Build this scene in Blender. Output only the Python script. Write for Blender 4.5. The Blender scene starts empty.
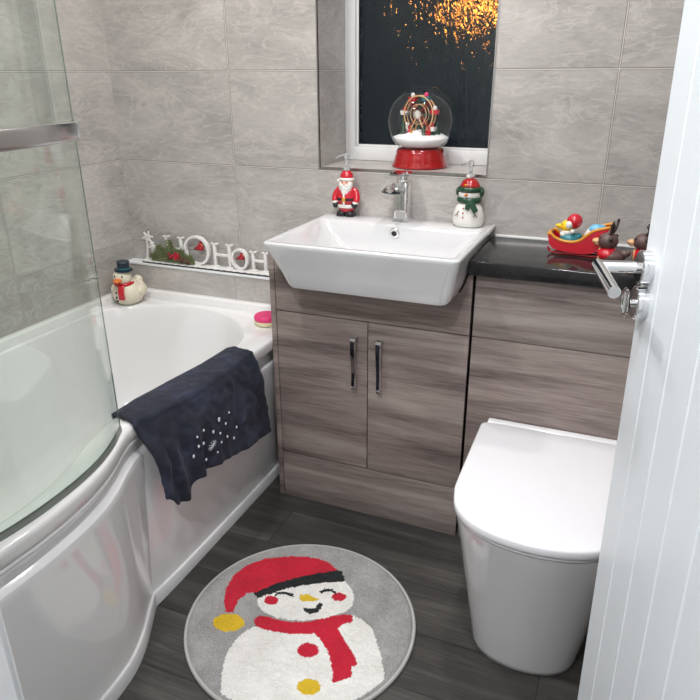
import bpy, bmesh, math, random
from mathutils import Vector, Matrix, noise
random.seed(7)
C = bpy.context.scene.collection
PI = math.pi
def s2l(c): return c/12.92 if c<=.04045 else ((c+.055)/1.055)**2.4
def rgb(r,g,b): return (s2l(r/255),s2l(g/255),s2l(b/255),1)

# ---------------------------------------------------------------- materials
class NT:
    def __init__(s,name):
        s.m=bpy.data.materials.new(name); s.m.use_nodes=True; s.t=s.m.node_tree; s.t.nodes.clear()
        s.out=s.n('ShaderNodeOutputMaterial'); s.b=s.n('ShaderNodeBsdfPrincipled'); s.l(s.b.outputs[0],s.out.inputs[0])
    def n(s,k,**kw):
        o=s.t.nodes.new(k)
        for a,b in kw.items(): setattr(o,a,b)
        return o
    def l(s,a,b): s.t.links.new(a,b)
    def v(s,x,inp):
        if isinstance(x,(int,float)): inp.default_value=x
        elif isinstance(x,(tuple,list)): inp.default_value=x
        else: s.l(x,inp)
    def math(s,op,a,b=0,c=None):
        o=s.n('ShaderNodeMath',operation=op); s.v(a,o.inputs[0]); s.v(b,o.inputs[1])
        if c is not None: s.v(c,o.inputs[2])
        return o.outputs[0]
    def mix(s,f,a,b,mode='MIX'):
        o=s.n('ShaderNodeMix',data_type='RGBA',blend_type=mode); s.v(f,o.inputs[0]); s.v(a,o.inputs[6]); s.v(b,o.inputs[7]); return o.outputs[2]
    def noise(s,vec,scale,detail=4,rough=.5,dist=0):
        o=s.n('ShaderNodeTexNoise'); o.inputs['Scale'].default_value=scale; o.inputs['Detail'].default_value=detail
        o.inputs['Roughness'].default_value=rough; o.inputs['Distortion'].default_value=dist
        if vec is not None: s.l(vec,o.inputs['Vector'])
        return o.outputs[0]
    def mapv(s,vec,scale=(1,1,1),loc=(0,0,0),rot=(0,0,0)):
        o=s.n('ShaderNodeMapping'); s.l(vec,o.inputs[0]); o.inputs['Scale'].default_value=scale; o.inputs['Location'].default_value=loc; o.inputs['Rotation'].default_value=rot
        return o.outputs[0]
    def ramp(s,f,stops):
        o=s.n('ShaderNodeValToRGB'); s.l(f,o.inputs[0]); e=o.color_ramp.elements
        while len(e)<len(stops): e.new(.5)
        for i,(p,c) in enumerate(stops): e[i].position=p; e[i].color=c
        return o.outputs[0]
    def bump(s,h,strength=.3,dist=.002,normal=None):
        o=s.n('ShaderNodeBump'); o.inputs['Strength'].default_value=strength; o.inputs['Distance'].default_value=dist; s.l(h,o.inputs['Height'])
        if normal is not None: s.l(normal,o.inputs['Normal'])
        s.l(o.outputs[0],s.b.inputs['Normal']); return o.outputs[0]
    def set(s,**k):
        for a,b in k.items(): s.v(b,s.b.inputs[a.replace('_',' ')])
        return s
def coords(t): return t.n('ShaderNodeTexCoord').outputs['Object']

def plain(name,col,rough=.5,metal=0,var=.06,scale=40,coat=0,bump=0,ior=None):
    t=NT(name); co=coords(t); n=t.noise(co,scale,3)
    d=tuple(max(0,c*(1-var)) for c in col[:3])+(1,); u=tuple(min(1,c*(1+var)) for c in col[:3])+(1,)
    t.l(t.mix(n,d,u),t.b.inputs['Base Color']); t.set(Roughness=rough,Metallic=metal)
    if coat: t.b.inputs['Coat Weight'].default_value=coat; t.b.inputs['Coat Roughness'].default_value=.05
    if bump: t.bump(n,bump,.001)
    if ior: t.b.inputs['IOR'].default_value=ior
    return t.m

def tile_mat(name,uox,uoy,gx=True,base=(174,170,166),seed=0,rough=.32):
    A0,Z2,T,W=.488,1.0896,.303,.603
    t=NT(name); co=coords(t)
    sp=t.n('ShaderNodeSeparateXYZ'); t.l(co,sp.inputs[0]); x,y,z=sp.outputs
    g=t.n('ShaderNodeNewGeometry'); sn=t.n('ShaderNodeSeparateXYZ'); t.l(g.outputs['True Normal'],sn.inputs[0])
    isx=t.math('GREATER_THAN',t.math('ABSOLUTE',sn.outputs[0]),.5); isz=t.math('GREATER_THAN',t.math('ABSOLUTE',sn.outputs[2]),.5)
    ux=t.math('SUBTRACT',x,uox); uy=t.math('SUBTRACT',y,uoy)
    mu=t.n('ShaderNodeMix',data_type='FLOAT'); t.l(isx,mu.inputs[0]); t.l(ux,mu.inputs[2]); t.l(uy,mu.inputs[3]); u=mu.outputs[0]
    vz=t.math('SUBTRACT',z,Z2); vy=t.math('ADD',y,.06)
    mv=t.n('ShaderNodeMix',data_type='FLOAT'); t.l(isz,mv.inputs[0]); t.l(vz,mv.inputs[2]); t.l(vy,mv.inputs[3]); v=mv.outputs[0]
    cu=t.math('DIVIDE',u,W); cv=t.math('DIVIDE',v,T)
    iu=t.math('FLOOR',cu); iv=t.math('FLOOR',cv); fu=t.math('FRACT',cu); fv=t.math('FRACT',cv)
    # distance to grout in metres
    du=t.math('MULTIPLY',t.math('MINIMUM',fu,t.math('SUBTRACT',1,fu)),W)
    dv=t.math('MULTIPLY',t.math('MINIMUM',fv,t.math('SUBTRACT',1,fv)),T)
    d=t.math('MINIMUM',du,dv)
    gr=t.math('LESS_THAN',d,.0014); ed=t.math('MULTIPLY',t.math('LESS_THAN',d,.0032),t.math('GREATER_THAN',d,.0014))
    # per tile offset
    cb=t.n('ShaderNodeCombineXYZ'); t.l(iu,cb.inputs[0]); t.l(iv,cb.inputs[1]); cb.inputs[2].default_value=seed
    wn=t.n('ShaderNodeTexWhiteNoise',noise_dimensions='3D'); t.l(cb.outputs[0],wn.inputs[0])
    uv=t.n('ShaderNodeCombineXYZ'); t.l(u,uv.inputs[0]); t.l(v,uv.inputs[1])
    off=t.n('ShaderNodeVectorMath',operation='MULTIPLY_ADD'); t.l(wn.outputs[1],off.inputs[0]); off.inputs[1].default_value=(9,9,9); t.l(uv.outputs[0],off.inputs[2])
    P=off.outputs[0]
    cloud=t.noise(t.mapv(P,(1,1.9,1),rot=(0,0,.4)),4,7,.62,.5)
    fine=t.noise(t.mapv(P,(1.0,3.2,1),rot=(0,0,.2)),30,6,.75,.2)
    vein=t.noise(t.mapv(P,(1,2.4,1),rot=(0,0,.8)),4.2,5,.6,1.7)
    vr=t.ramp(t.math('ABSOLUTE',t.math('SUBTRACT',vein,.52)),[(0,(1,1,1,1)),(.03,(0,0,0,1))])
    f=t.math('ADD',t.math('MULTIPLY',cloud,.62),t.math('MULTIPLY',fine,.38))
    b=rgb(*base); dk=tuple(c*.72 for c in b[:3])+(1,); lt=tuple(min(1,c*1.24) for c in b[:3])+(1,)
    col=t.ramp(f,[(.34,dk),(.49,b),(.66,lt)])
    col=t.mix(t.math('MULTIPLY',vr,.34),col,rgb(212,208,202))
    tv=t.math('MULTIPLY_ADD',wn.outputs[0],.10,.95)
    hs=t.n('ShaderNodeHueSaturation'); t.l(col,hs.inputs['Color']); t.l(tv,hs.inputs['Value'])
    col=t.mix(t.math('MULTIPLY',ed,.55),hs.outputs[0],rgb(70,66,62)); col=t.mix(gr,col,rgb(200,196,190))
    t.l(col,t.b.inputs['Base Color'])
    t.l(t.math('MULTIPLY_ADD',gr,.5,t.math('MULTIPLY_ADD',fine,.15,rough-.08)),t.b.inputs['Roughness'])
    hh=t.math('MINIMUM',t.math('DIVIDE',d,.003),1)
    t.bump(t.math('ADD',hh,t.math('MULTIPLY',fine,.10)),.45,.0016)
    return t.m

def wood_mat(name,dark,mid,light,rough=.45,sx=1.0,grain=1.0,planks=False,off=(0,0,0),lf=.60):
    """laminate with grain along world X"""
    t=NT(name); co=coords(t)
    vec=t.mapv(co,loc=off)
    if planks:
        sp=t.n('ShaderNodeSeparateXYZ'); t.l(co,sp.inputs[0]); x,y,z=sp.outputs
        cy=t.math('DIVIDE',t.math('ADD',y,.905+.178*10),.178); iy=t.math('FLOOR',cy); fy=t.math('FRACT',cy)
        cx=t.math('DIVIDE',t.math('ADD',x,t.math('MULTIPLY_ADD',iy,.437,.0)),1.22); ix=t.math('FLOOR',cx); fx=t.math('FRACT',cx)
        cb=t.n('ShaderNodeCombineXYZ'); t.l(ix,cb.inputs[0]); t.l(iy,cb.inputs[1])
        wn=t.n('ShaderNodeTexWhiteNoise',noise_dimensions='3D'); t.l(cb.outputs[0],wn.inputs[0])
        o=t.n('ShaderNodeVectorMath',operation='MULTIPLY_ADD'); t.l(wn.outputs[1],o.inputs[0]); o.inputs[1].default_value=(7,7,7); t.l(vec,o.inputs[2]); vec=o.outputs[0]
        dx=t.math('MULTIPLY',t.math('MINIMUM',fx,t.math('SUBTRACT',1,fx)),1.22); dy=t.math('MULTIPLY',t.math('MINIMUM',fy,t.math('SUBTRACT',1,fy)),.178)
        seam=t.math('MINIMUM',dx,dy)
    k=1.0
    a=t.noise(t.mapv(vec,(.9*sx,10,10)),1.7,6,.6,.6)
    b=t.noise(t.mapv(vec,(3*sx,60,60)),2.2,4,.65,.3)
    c=t.noise(t.mapv(vec,(9*sx,230,230)),1.5,3,.6)
    f=t.math('ADD',t.math('MULTIPLY_ADD',t.math('SUBTRACT',a,.5),lf,.33),t.math('ADD',t.math('MULTIPLY',b,.18*grain),t.math('MULTIPLY',c,.16*grain)))
    col=t.ramp(f,[(.38,dark),(.5,mid),(.62,light)])
    if planks:
        hs=t.n('ShaderNodeHueSaturation'); t.l(col,hs.inputs['Color']); t.l(t.math('MULTIPLY_ADD',wn.outputs[0],.16,.92),hs.inputs['Value'])
        col=t.mix(t.math('LESS_THAN',seam,.0012),hs.outputs[0],rgb(18,18,18))
    t.l(col,t.b.inputs['Base Color']); t.set(Roughness=rough)
    t.bump(t.math('ADD',b,c),.12,.001)
    return t.m

M={}
M['tile_back']=tile_mat('grey porcelain tile back',.488,.31)
M['tile_left']=tile_mat('grey porcelain tile side',.488,-.56,seed=3)
M['tile_right']=tile_mat('grey porcelain tile other side',.488,-.3,seed=8)
M['wood']=wood_mat('greyed oak laminate',rgb(92,80,78),rgb(138,124,119),rgb(166,154,147),off=(0,0,0))
M['wood2']=wood_mat('greyed oak laminate panel',rgb(92,82,79),rgb(134,122,117),rgb(162,151,145),off=(3,1,.4))
M['wood3']=wood_mat('greyed oak laminate door',rgb(92,80,78),rgb(138,124,119),rgb(166,154,147),off=(5,1,1.7))
M['floor']=wood_mat('charcoal oak vinyl',rgb(38,37,36),rgb(60,58,56),rgb(86,84,80),rough=.42,planks=True,lf=.42)
M['ceramic']=plain('white glazed ceramic',(.60,.60,.605,1),.09,var=.01,coat=.6)
M['plastic']=plain('white gloss plastic',(.76,.76,.78,1),.16,var=.01)
M['acrylic']=plain('white bath acrylic',(.78,.775,.77,1),.12,var=.01,coat=.3)
M['panel']=plain('white moulded bath panel',(.82,.82,.82,1),.08,var=.02,scale=8,coat=.4)
M['upvc']=plain('white window plastic',(.8,.8,.8,1),.25,var=.01)
M['trimw']=plain('white painted trim',(.76,.78,.79,1),.35,var=.02)
M['paint']=plain('white matt paint',(.75,.75,.74,1),.8,var=.02)
M['chrome']=plain('polished chrome',(.82,.82,.83,1),.06,1,var=.01)
M['brushed']=plain('satin chrome',(.62,.62,.62,1),.22,1,var=.05,scale=200)
M['steel_edge']=plain('brushed tile edge strip',(.45,.44,.43,1),.3,1,var=.04)
M['black']=plain('plain black',(.012,.012,.013,1),.5)
M['gap']=plain('dark carcass edge',(.02,.018,.017,1),.6)
M['red']=plain('glossy red glaze',rgb(188,22,40),.22,var=.08,coat=.5)
M['dred']=plain('deep red enamel',rgb(158,10,14),.18,var=.12,coat=.5)
M['wht']=plain('glossy white glaze',(.74,.72,.68,1),.25,var=.03,coat=.4)
M['cream']=plain('cream rubber',rgb(226,218,196),.35,var=.04)
M['skin']=plain('painted pink face',rgb(226,170,150),.35)
M['blk']=plain('glossy black paint',(.015,.015,.017,1),.25)
M['green']=plain('dark green glaze',rgb(28,66,44),.3,var=.2)
M['navyhat']=plain('dark teal hat paint',rgb(20,38,52),.3)
M['orange']=plain('orange paint',rgb(222,120,50),.35)
M['yellow']=plain('yellow paint',rgb(240,195,30),.35)
M['gold']=plain('ochre gold paint',rgb(205,140,40),.3,var=.15)
M['teal']=plain('teal paint',rgb(40,120,130),.35)
M['brown']=plain('brown rubber',rgb(92,70,66),.45,var=.15)
M['dbrown']=plain('dark brown rubber',rgb(48,36,36),.5)
M['tan']=plain('tan rubber',rgb(214,168,120),.4)
M['blue']=plain('light blue paint',rgb(110,180,215),.35)
M['pink']=plain('pink soap',rgb(226,60,120),.5,var=.06,bump=.2)
M['soap']=plain('cream soap base',rgb(228,216,176),.45)
M['snow']=plain('artificial snow',(.85,.85,.85,1),.9,var=.05,scale=300,bump=.8)
M['whitewood']=plain('white painted wood',(.74,.73,.71,1),.55,var=.05)
M['foliage']=plain('artificial pine sprig',rgb(118,128,84),.7,var=.7,scale=150)
M['twig']=plain('brown pine cone',rgb(86,58,44),.8,var=.3,scale=200)
M['berry']=plain('red berry',rgb(170,20,40),.35)
M['hem']=plain('grey rug binding',rgb(172,170,167),.9,var=.1,scale=300,bump=.4)
M['embro']=plain('silver embroidery thread',(.72,.74,.78,1),.4,var=.1)
M['rim_text']=plain('engraved line',(.2,.2,.2,1),.4)

def worktop():
    t=NT('black sparkle worktop'); co=coords(t)
    v=t.n('ShaderNodeTexVoronoi'); t.l(co,v.inputs['Vector']); v.inputs['Scale'].default_value=520
    n=t.noise(co,30,3)
    sel=t.math('LESS_THAN',v.outputs['Distance'],.14)
    col=t.mix(t.math('MULTIPLY',sel,.5),t.mix(n,(.008,.008,.009,1),(.02,.02,.022,1)),(.22,.22,.24,1))
    t.l(col,t.b.inputs['Base Color']); t.set(Roughness=.12); return t.m
M['worktop']=worktop()

def pile(name,dark,light,rough=.95,s=420):
    t=NT(name); co=coords(t)
    n=t.noise(co,s,4,.7); m=t.noise(co,14,4,.6)
    f=t.math('ADD',t.math('MULTIPLY',n,.7),t.math('MULTIPLY',m,.3))
    t.l(t.ramp(f,[(.36,dark),(.62,light)]),t.b.inputs['Base Color']); t.set(Roughness=rough)
    t.b.inputs['Sheen Weight'].default_value=.04
    t.bump(n,.9,.004); return t.m
M['rugG']=pile('grey rug pile',rgb(118,117,116),rgb(186,184,182))
M['rugW']=pile('white rug pile',rgb(212,209,203),rgb(250,248,244))
M['rugR']=pile('red rug pile',rgb(168,10,36),rgb(214,24,56))
M['rugK']=pile('black rug pile',rgb(8,12,14),rgb(26,32,34))
M['rugY']=pile('yellow rug pile',rgb(196,158,16),rgb(236,200,44))
def velvet():
    t=NT('navy fleece'); co=coords(t)
    n=t.noise(co,260,4,.7); m=t.noise(co,9,5,.65,.6)
    f=t.math('ADD',t.math('MULTIPLY',n,.35),t.math('MULTIPLY',m,.65))
    t.l(t.ramp(f,[(.36,rgb(16,19,30)),(.52,rgb(31,35,50)),(.66,rgb(56,62,84))]),t.b.inputs['Base Color']); t.set(Roughness=.85)
    t.b.inputs['Sheen Weight'].default_value=.12; t.b.inputs['Sheen Roughness'].default_value=.4
    t.b.inputs['Sheen Tint'].default_value=(.6,.65,.8,1)
    t.bump(n,.6,.002); return t.m
M['towel']=velvet()

def sheet_glass(name,tint,refl_ior=1.5,rough=0.0,bumps=None):
    t=NT(name); t.t.nodes.remove(t.b)
    tr=t.n('ShaderNodeBsdfTransparent'); tr.inputs[0].default_value=tint
    gl=t.n('ShaderNodeBsdfGlossy'); gl.inputs['Roughness'].default_value=rough; gl.inputs[0].default_value=(1,1,1,1)
    fr=t.n('ShaderNodeFresnel'); gm=t.n('ShaderNodeNewGeometry'); t.l(t.math('MULTIPLY_ADD',gm.outputs['Backfacing'],1/refl_ior-refl_ior,refl_ior),fr.inputs[0])
    mx=t.n('ShaderNodeMixShader'); t.l(fr.outputs[0],mx.inputs[0]); t.l(tr.outputs[0],mx.inputs[1]); t.l(gl.outputs[0],mx.inputs[2])
    if bumps:
        n=t.noise(coords(t),bumps[0],2); b=t.n('ShaderNodeBump'); b.inputs['Strength'].default_value=bumps[1]; b.inputs['Distance'].default_value=.001; t.l(n,b.inputs['Height'])
        t.l(b.outputs[0],gl.inputs['Normal'])
    t.l(mx.outputs[0],t.out.inputs[0]); return t.m
M['screen']=sheet_glass('clear screen glass',(.90,.94,.915,1),1.5)
M['screen_edge']=plain('green glass edge',rgb(112,124,116),.15,var=.05)
M['seal']=plain('grey translucent seal',rgb(118,124,116),.3)
M['globe']=sheet_glass('globe glass',(.98,.985,.985,1),1.5)
def bottle_clear():
    t=NT('clear acrylic'); t.set(Roughness=.05); t.b.inputs['Transmission Weight'].default_value=.8; t.b.inputs['Base Color'].default_value=(.85,.87,.88,1); t.b.inputs['IOR'].default_value=1.4
    return t.m
M['clear']=bottle_clear()
def obscure():
    t=NT('obscured window glass'); co=coords(t)
    n=t.noise(t.mapv(co,(34,34,15),rot=(0,-.5,0)),1.0,3,.6,1.5)
    n2=t.noise(t.mapv(co,(90,90,34)),1.0,2,.5,.6)
    t.set(Roughness=.07); t.b.inputs['Base Color'].default_value=(.62,.72,.76,1)
    t.b.inputs['Transmission Weight'].default_value=1; t.b.inputs['IOR'].default_value=1.45
    t.bump(t.math('ADD',n,t.math('MULTIPLY',n2,.35)),.30,.010); return t.m
M['obscure']=obscure()
def emit(name,col,st):
    t=NT(name); t.b.inputs['Base Color'].default_value=(0,0,0,1); t.b.inputs['Emission Color'].default_value=col; t.b.inputs['Emission Strength'].default_value=st; return t.m
M['lamp']=emit('lit lamp lens',(1,.96,.92,1),14)
M['street']=emit('sodium street light',(1,.30,.035,1),30)
def door_paint():
    t=NT('white grained door paint'); co=coords(t)
    n=t.noise(t.mapv(co,(120,120,3)),2,4,.6,.4)
    t.l(t.mix(n,(.70,.74,.77,1),(.76,.80,.83,1)),t.b.inputs['Base Color']); t.set(Roughness=.38); t.bump(n,.15,.0008); return t.m
M['door']=door_paint()

# ---------------------------------------------------------------- geometry helpers
def link(name,me,mat,parent=None):
    o=bpy.data.objects.new(name,me); C.objects.link(o)
    for m in (mat if isinstance(mat,(list,tuple)) else [mat]): me.materials.append(m)
    if parent is not None: o.parent=parent
    return o
def obj(name,bm,mat,parent=None,smooth=True,angle=40):
    bmesh.ops.recalc_face_normals(bm,faces=bm.faces)
    me=bpy.data.meshes.new(name); bm.to_mesh(me); bm.free()
    if smooth:
        for p in me.polygons: p.use_smooth=True
        me.set_sharp_from_angle(angle=math.radians(angle))
    if parent is not None:
        inv=parent.matrix_basis if parent.parent is None else parent.parent.matrix_basis@parent.matrix_basis
        me.transform(inv.inverted())      # shapes are drawn in world space, stored local to their thing
    return link(name,me,mat,parent)
def tag(o,label=None,cat=None,group=None,kind=None):
    if label: o['label']=label
    if cat: o['category']=cat
    if group: o['group']=group
    if kind: o['kind']=kind
    return o
def empty(name,loc,label,cat,group=None,rz=0):
    o=bpy.data.objects.new(name,None); C.objects.link(o); o.location=loc; o.rotation_euler=(0,0,rz); o.empty_display_size=.05
    return tag(o,label,cat,group)
def BM(): return bmesh.new()
def box(bm,x0,x1,y0,y1,z0,z1,bev=0,seg=2):
    vs=[bm.verts.new((x,y,z)) for x in (x0,x1) for y in (y0,y1) for z in (z0,z1)]
    F=[(0,1,3,2),(4,6,7,5),(0,4,5,1),(2,3,7,6),(0,2,6,4),(1,5,7,3)]
    fs=[bm.faces.new([vs[i] for i in f]) for f in F]
    if bev: 
        es=list({e for f in fs for e in f.edges})
        bmesh.ops.bevel(bm,geom=es,offset=bev,segments=seg,profile=.5,affect='EDGES')
    return bm
def bbox(*a,**k): return box(BM(),*a,**k)
def ell(bm,c,r,seg=24,rings=14,rot=None):
    m=Matrix.Translation(c)@((rot.to_4x4()) if rot is not None else Matrix())@Matrix.Diagonal((*r,1) if hasattr(r,'__len__') else (r,r,r,1))
    bmesh.ops.create_uvsphere(bm,u_segments=seg,v_segments=rings,radius=1,matrix=m); return bm
def lathe(bm,prof,c=(0,0,0),seg=36,rot=None,sx=1,sy=1):
    """prof: list of (r,z) bottom to top"""
    m=Matrix.Translation(c)@((rot.to_4x4()) if rot is not None else Matrix())
    rings=[]
    for r,z in prof:
        if r<1e-6: rings.append([bm.verts.new(m@Vector((0,0,z)))])
        else: rings.append([bm.verts.new(m@Vector((sx*r*math.cos(2*PI*i/seg),sy*r*math.sin(2*PI*i/seg),z))) for i in range(seg)])
    for a,b in zip(rings,rings[1:]):
        for i in range(seg):
            j=(i+1)%seg
            if len(a)==1 and len(b)==1: continue
            if len(a)==1: bm.faces.new((a[0],b[i],b[j]))
            elif len(b)==1: bm.faces.new((a[i],a[j],b[0]))
            else: bm.faces.new((a[i],a[j],b[j],b[i]))
    for r in (rings[0],rings[-1]):
        if len(r)>2: bm.faces.new(r)
    return bm
def tube(bm,pts,rad,seg=10,cap=True,flat=None):
    """sweep a circle (or flat=(w,h) rectangle-ish superellipse) along pts"""
    pts=[Vector(p) for p in pts]; n=len(pts); rings=[]
    up=None
    for i,p in enumerate(pts):
        d=(pts[min(i+1,n-1)]-pts[max(i-1,0)]).normalized()
        if up is None: up=Vector((0,0,1)) if abs(d.z)<.9 else Vector((0,1,0))
        a=d.cross(up).normalized(); b=a.cross(d).normalized(); up=b
        r=rad[i] if hasattr(rad,'__len__') else rad
        ring=[]
        for k in range(seg):
            t=2*PI*(k+.5)/seg
            if flat:
                ct,st=math.cos(t),math.sin(t); e=.35
                u=math.copysign(abs(ct)**e,ct)*flat[0]/2; v=math.copysign(abs(st)**e,st)*flat[1]/2
            else: u,v=r*math.cos(t),r*math.sin(t)
            ring.append(bm.verts.new(p+a*u+b*v))
        rings.append(ring)
    for r1,r2 in zip(rings,rings[1:]):
        for k in range(seg): bm.faces.new((r1[k],r1[(k+1)%seg],r2[(k+1)%seg],r2[k]))
    if cap: bm.faces.new(rings[0]); bm.faces.new(rings[-1])
    return bm
def loft(bm,rings,close=True,cap0=False,cap1=False):
    R=[[bm.verts.new(p) for p in r] for r in rings]; n=len(R[0])
    for a,b in zip(R,R[1:]):
        for k in range(n if close else n-1):
            bm.faces.new((a[k],a[(k+1)%n],b[(k+1)%n],b[k]))
    if cap0: bm.faces.new(R[0])
    if cap1: bm.faces.new(R[-1])
    return bm
def prism(bm,pts,axis,a0,a1):
    """extrude 2D polygon; axis 'x': pts=(y,z); 'y': pts=(x,z); 'z': pts=(x,y)"""
    def P(u,v,a): return {'x':(a,u,v),'y':(u,a,v),'z':(u,v,a)}[axis]
    A=[bm.verts.new(P(u,v,a0)) for u,v in pts]; B=[bm.verts.new(P(u,v,a1)) for u,v in pts]
    bm.faces.new(A); bm.faces.new(B[::-1]); n=len(pts)
    for i in range(n): bm.faces.new((A[i],B[i],B[(i+1)%n],A[(i+1)%n]))
    return bm
def catmull(pts,n=12,closed=False):
    out=[]; m=len(pts)
    for i in range(m if closed else m-1):
        if closed: p=[Vector(pts[(i+k)%m]) for k in (-1,0,1,2)]
        else: p=[Vector(pts[max(0,min(m-1,i+k))]) for k in (-1,0,1,2)]
        for k in range(n):
            t=k/n
            out.append(.5*((2*p[1])+(-p[0]+p[2])*t+(2*p[0]-5*p[1]+4*p[2]-p[3])*t*t+(-p[0]+3*p[1]-3*p[2]+p[3])*t**3))
    if not closed: out.append(Vector(pts[-1]))
    return out
def rrect(x0,x1,y0,y1,r,z,n=8):
    rs=r if hasattr(r,'__len__') else (r,)*4   # corner radii (x0y0),(x1y0),(x1y1),(x0y1)
    out=[]
    for (cx,cy,a0),q in zip(((x0,y0,PI),(x1,y0,1.5*PI),(x1,y1,0),(x0,y1,.5*PI)),rs):
        ox=cx+q*(1 if cx==x0 else -1); oy=cy+q*(1 if cy==y0 else -1)
        for k in range(n+1):
            a=a0+.5*PI*k/n; out.append(Vector((ox+q*math.cos(a),oy+q*math.sin(a),z)))
    return out
def Rx(a): return Matrix.Rotation(a,3,'X')
def Ry(a): return Matrix.Rotation(a,3,'Y')
def Rz(a): return Matrix.Rotation(a,3,'Z')
def struct(name,bm,mat,parent=None,smooth=False):
    o=obj(name,bm,mat,parent,smooth=smooth)
    if parent is None: o['kind']='structure'
    return o
XR=2.06; YF=-1.62; ZC=2.36
# ---------------------------------------------------------------- room shell
struct('floor',bbox(-.3,3.2,-3.1,.3,-.08,0),M['floor'])
struct('ceiling',bbox(-.3,3.2,-3.1,.3,ZC,ZC+.08),M['paint'])
WX0,WX1,WZ0,WZ1=.813,1.361,1.10,2.08
b=BM(); box(b,0,WX0,0,.3,0,ZC); box(b,WX1,XR,0,.3,0,ZC); box(b,WX0,WX1,0,.3,0,WZ0); box(b,WX0,WX1,0,.3,WZ1,ZC)
struct('wall_back',b,M['tile_back'])
struct('wall_left',bbox(-.12,0,-3.0,.3,0,ZC),M['tile_left'])
struct('wall_right',bbox(XR,XR+.12,YF,.3,0,ZC),M['tile_right'])
DX0,DX1=1.10,1.985
b=BM(); box(b,0,DX0-.03,YF-.1,YF,0,ZC); box(b,DX1+.03,XR+.12,YF-.1,YF,0,ZC); box(b,DX0-.03,DX1+.03,YF-.1,YF,2.03,ZC)
struct('wall_front',b,M['tile_right'])
b=BM(); box(b,0,3.1,-3.1,-3.0,0,ZC); struct('wall_hall',b,M['paint'])
struct('wall_hall_right',bbox(3.0,3.12,-3.0,YF-.1,0,ZC),M['paint'])
struct('wall_hall_side',bbox(XR+.12,3.0,YF-.1,YF,0,ZC),M['paint'])
# door lining and architrave
b=BM(); box(b,DX0-.03,DX0,YF-.1,YF+.001,0,2.03); box(b,DX1,DX1+.03,YF-.1,YF+.001,0,2.03); box(b,DX0-.03,DX1+.03,YF-.1,YF+.001,2.0,2.03)
box(b,DX0-.085,DX0-.006,YF,YF+.016,0,2.09,.004); box(b,DX1+.006,DX1+.072,YF,YF+.016,0,2.09,.004); box(b,DX0-.085,DX1+.072,YF,YF+.016,2.006,2.09,.004)
struct('trim_1',b,M['trimw'])
# boxed-in ledge behind the bath
struct('wall_ledge',bbox(0,.764,-.05,-.0005,.5,.708),M['tile_back'])
struct('trim_2',bbox(0,.764,-.054,0,.708,.716,.0015),M['trimw'])
# metal edge strips on the window opening
b=BM(); box(b,WX0-.004,WX0,-.0015,.006,WZ0,WZ1); box(b,WX0-.004,WX1+.004,-.0015,.008,WZ0-.006,WZ0+.0006); box(b,WX1,WX1+.004,-.0015,.006,WZ0,WZ1); struct('trim_3',b,M['steel_edge'])
struct('trim_4',bbox(1.405,XR,-.006,0,.918,.926,.002),M['paint'])

# ---------------------------------------------------------------- window
win=empty('window_1',(1.087,.22,WZ0),None,None); win['kind']='structure'
b=BM()
FY0,FY1=.215,.275; fw=.038
box(b,WX0,WX0+fw,FY0,FY1,WZ0,WZ1,.004); box(b,WX1-fw,WX1,FY0,FY1,WZ0,WZ1,.004)
box(b,WX0+fw-.002,WX1-fw+.002,FY0+.0005,FY1,WZ0,WZ0+.046,.004); box(b,WX0+fw-.002,WX1-fw+.002,FY0+.0005,FY1,WZ1-.05,WZ1,.004)
obj('window_frame',b,M['upvc'],win)
b=BM(); x0,x1,z0,z1=WX0+fw,WX1-fw,WZ0+.046,WZ1-.05
box(b,x0,x0+.008,FY0+.012,FY0+.03,z0,z1,.002); box(b,x1-.008,x1,FY0+.012,FY0+.03,z0,z1,.002); box(b,x0,x1,FY0+.012,FY0+.03,z0,z0+.008,.002); box(b,x0,x1,FY0+.012,FY0+.03,z1-.008,z1,.002)
obj('glazing_bead',b,M['upvc'],win)
b=BM(); box(b,x0+.008,x0+.011,FY0+.014,FY0+.028,z0,z1); box(b,x0,x1,FY0+.014,FY0+.028,z0+.008,z0+.010); obj('rubber_gasket',b,M['black'],win)
obj('pane',bbox(x0,x1,FY0+.024,FY0+.030,z0,z1),M['obscure'],win,smooth=False)
# street light outside
LX,LZ_=-.22,2.16
t=empty('street_lamp',(LX,7.2,0),'lit orange street lamp in the dark outside the window','street lamp')
b=BM(); tube(b,[(LX,7.2,-3),(LX,7.2,LZ_+.25)],.05); obj('pole',b,M['dbrown'],t)
b=BM(); ell(b,(LX,7.2,LZ_),(.10,.08,.08),20,12); obj('lamp_head',b,M['street'],t)

# ---------------------------------------------------------------- bath
bath=empty('bathtub',(.4,-.83,0),'white P-shaped shower bath with curved front panel along the left wall','bathtub')
ZD=.588
outer=[(.764,-.052),(.764,-.30),(.765,-.50),(.762,-.66),(.750,-.78),(.732,-.86),(.722,-.90),(.724,-.935),(.742,-.985),(.770,-1.05),(.792,-1.12),(.806,-1.20),(.811,-1.30),(.806,-1.40),(.799,-1.50),(.796,-1.615)]
outer_s=[Vector((x,y,0)) for x,y in ((v.x,v.y) for v in catmull([(a,c_,0) for a,c_ in outer],6))]
opoly=[Vector((.002,-.052,0))]+outer_s+[Vector((.002,-1.615,0))]
inner=[(.046,-.72),(.040,-.55),(.036,-.42),(.042,-.30),(.075,-.215),(.165,-.15),(.315,-.105),(.42,-.112),(.51,-.142),(.60,-.21),(.655,-.29),(.682,-.40),(.678,-.55),(.660,-.70),(.648,-.82),(.648,-.92),(.668,-1.02),(.705,-1.12),(.728,-1.22),(.732,-1.33),(.715,-1.43),(.65,-1.52),(.50,-1.56),(.30,-1.56),(.14,-1.53),(.07,-1.42),(.052,-1.2),(.05,-.95)]
ipoly=catmull([(a,c_,0) for a,c_ in inner],8,True)
cen=Vector((.38,-.84,0))
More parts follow.
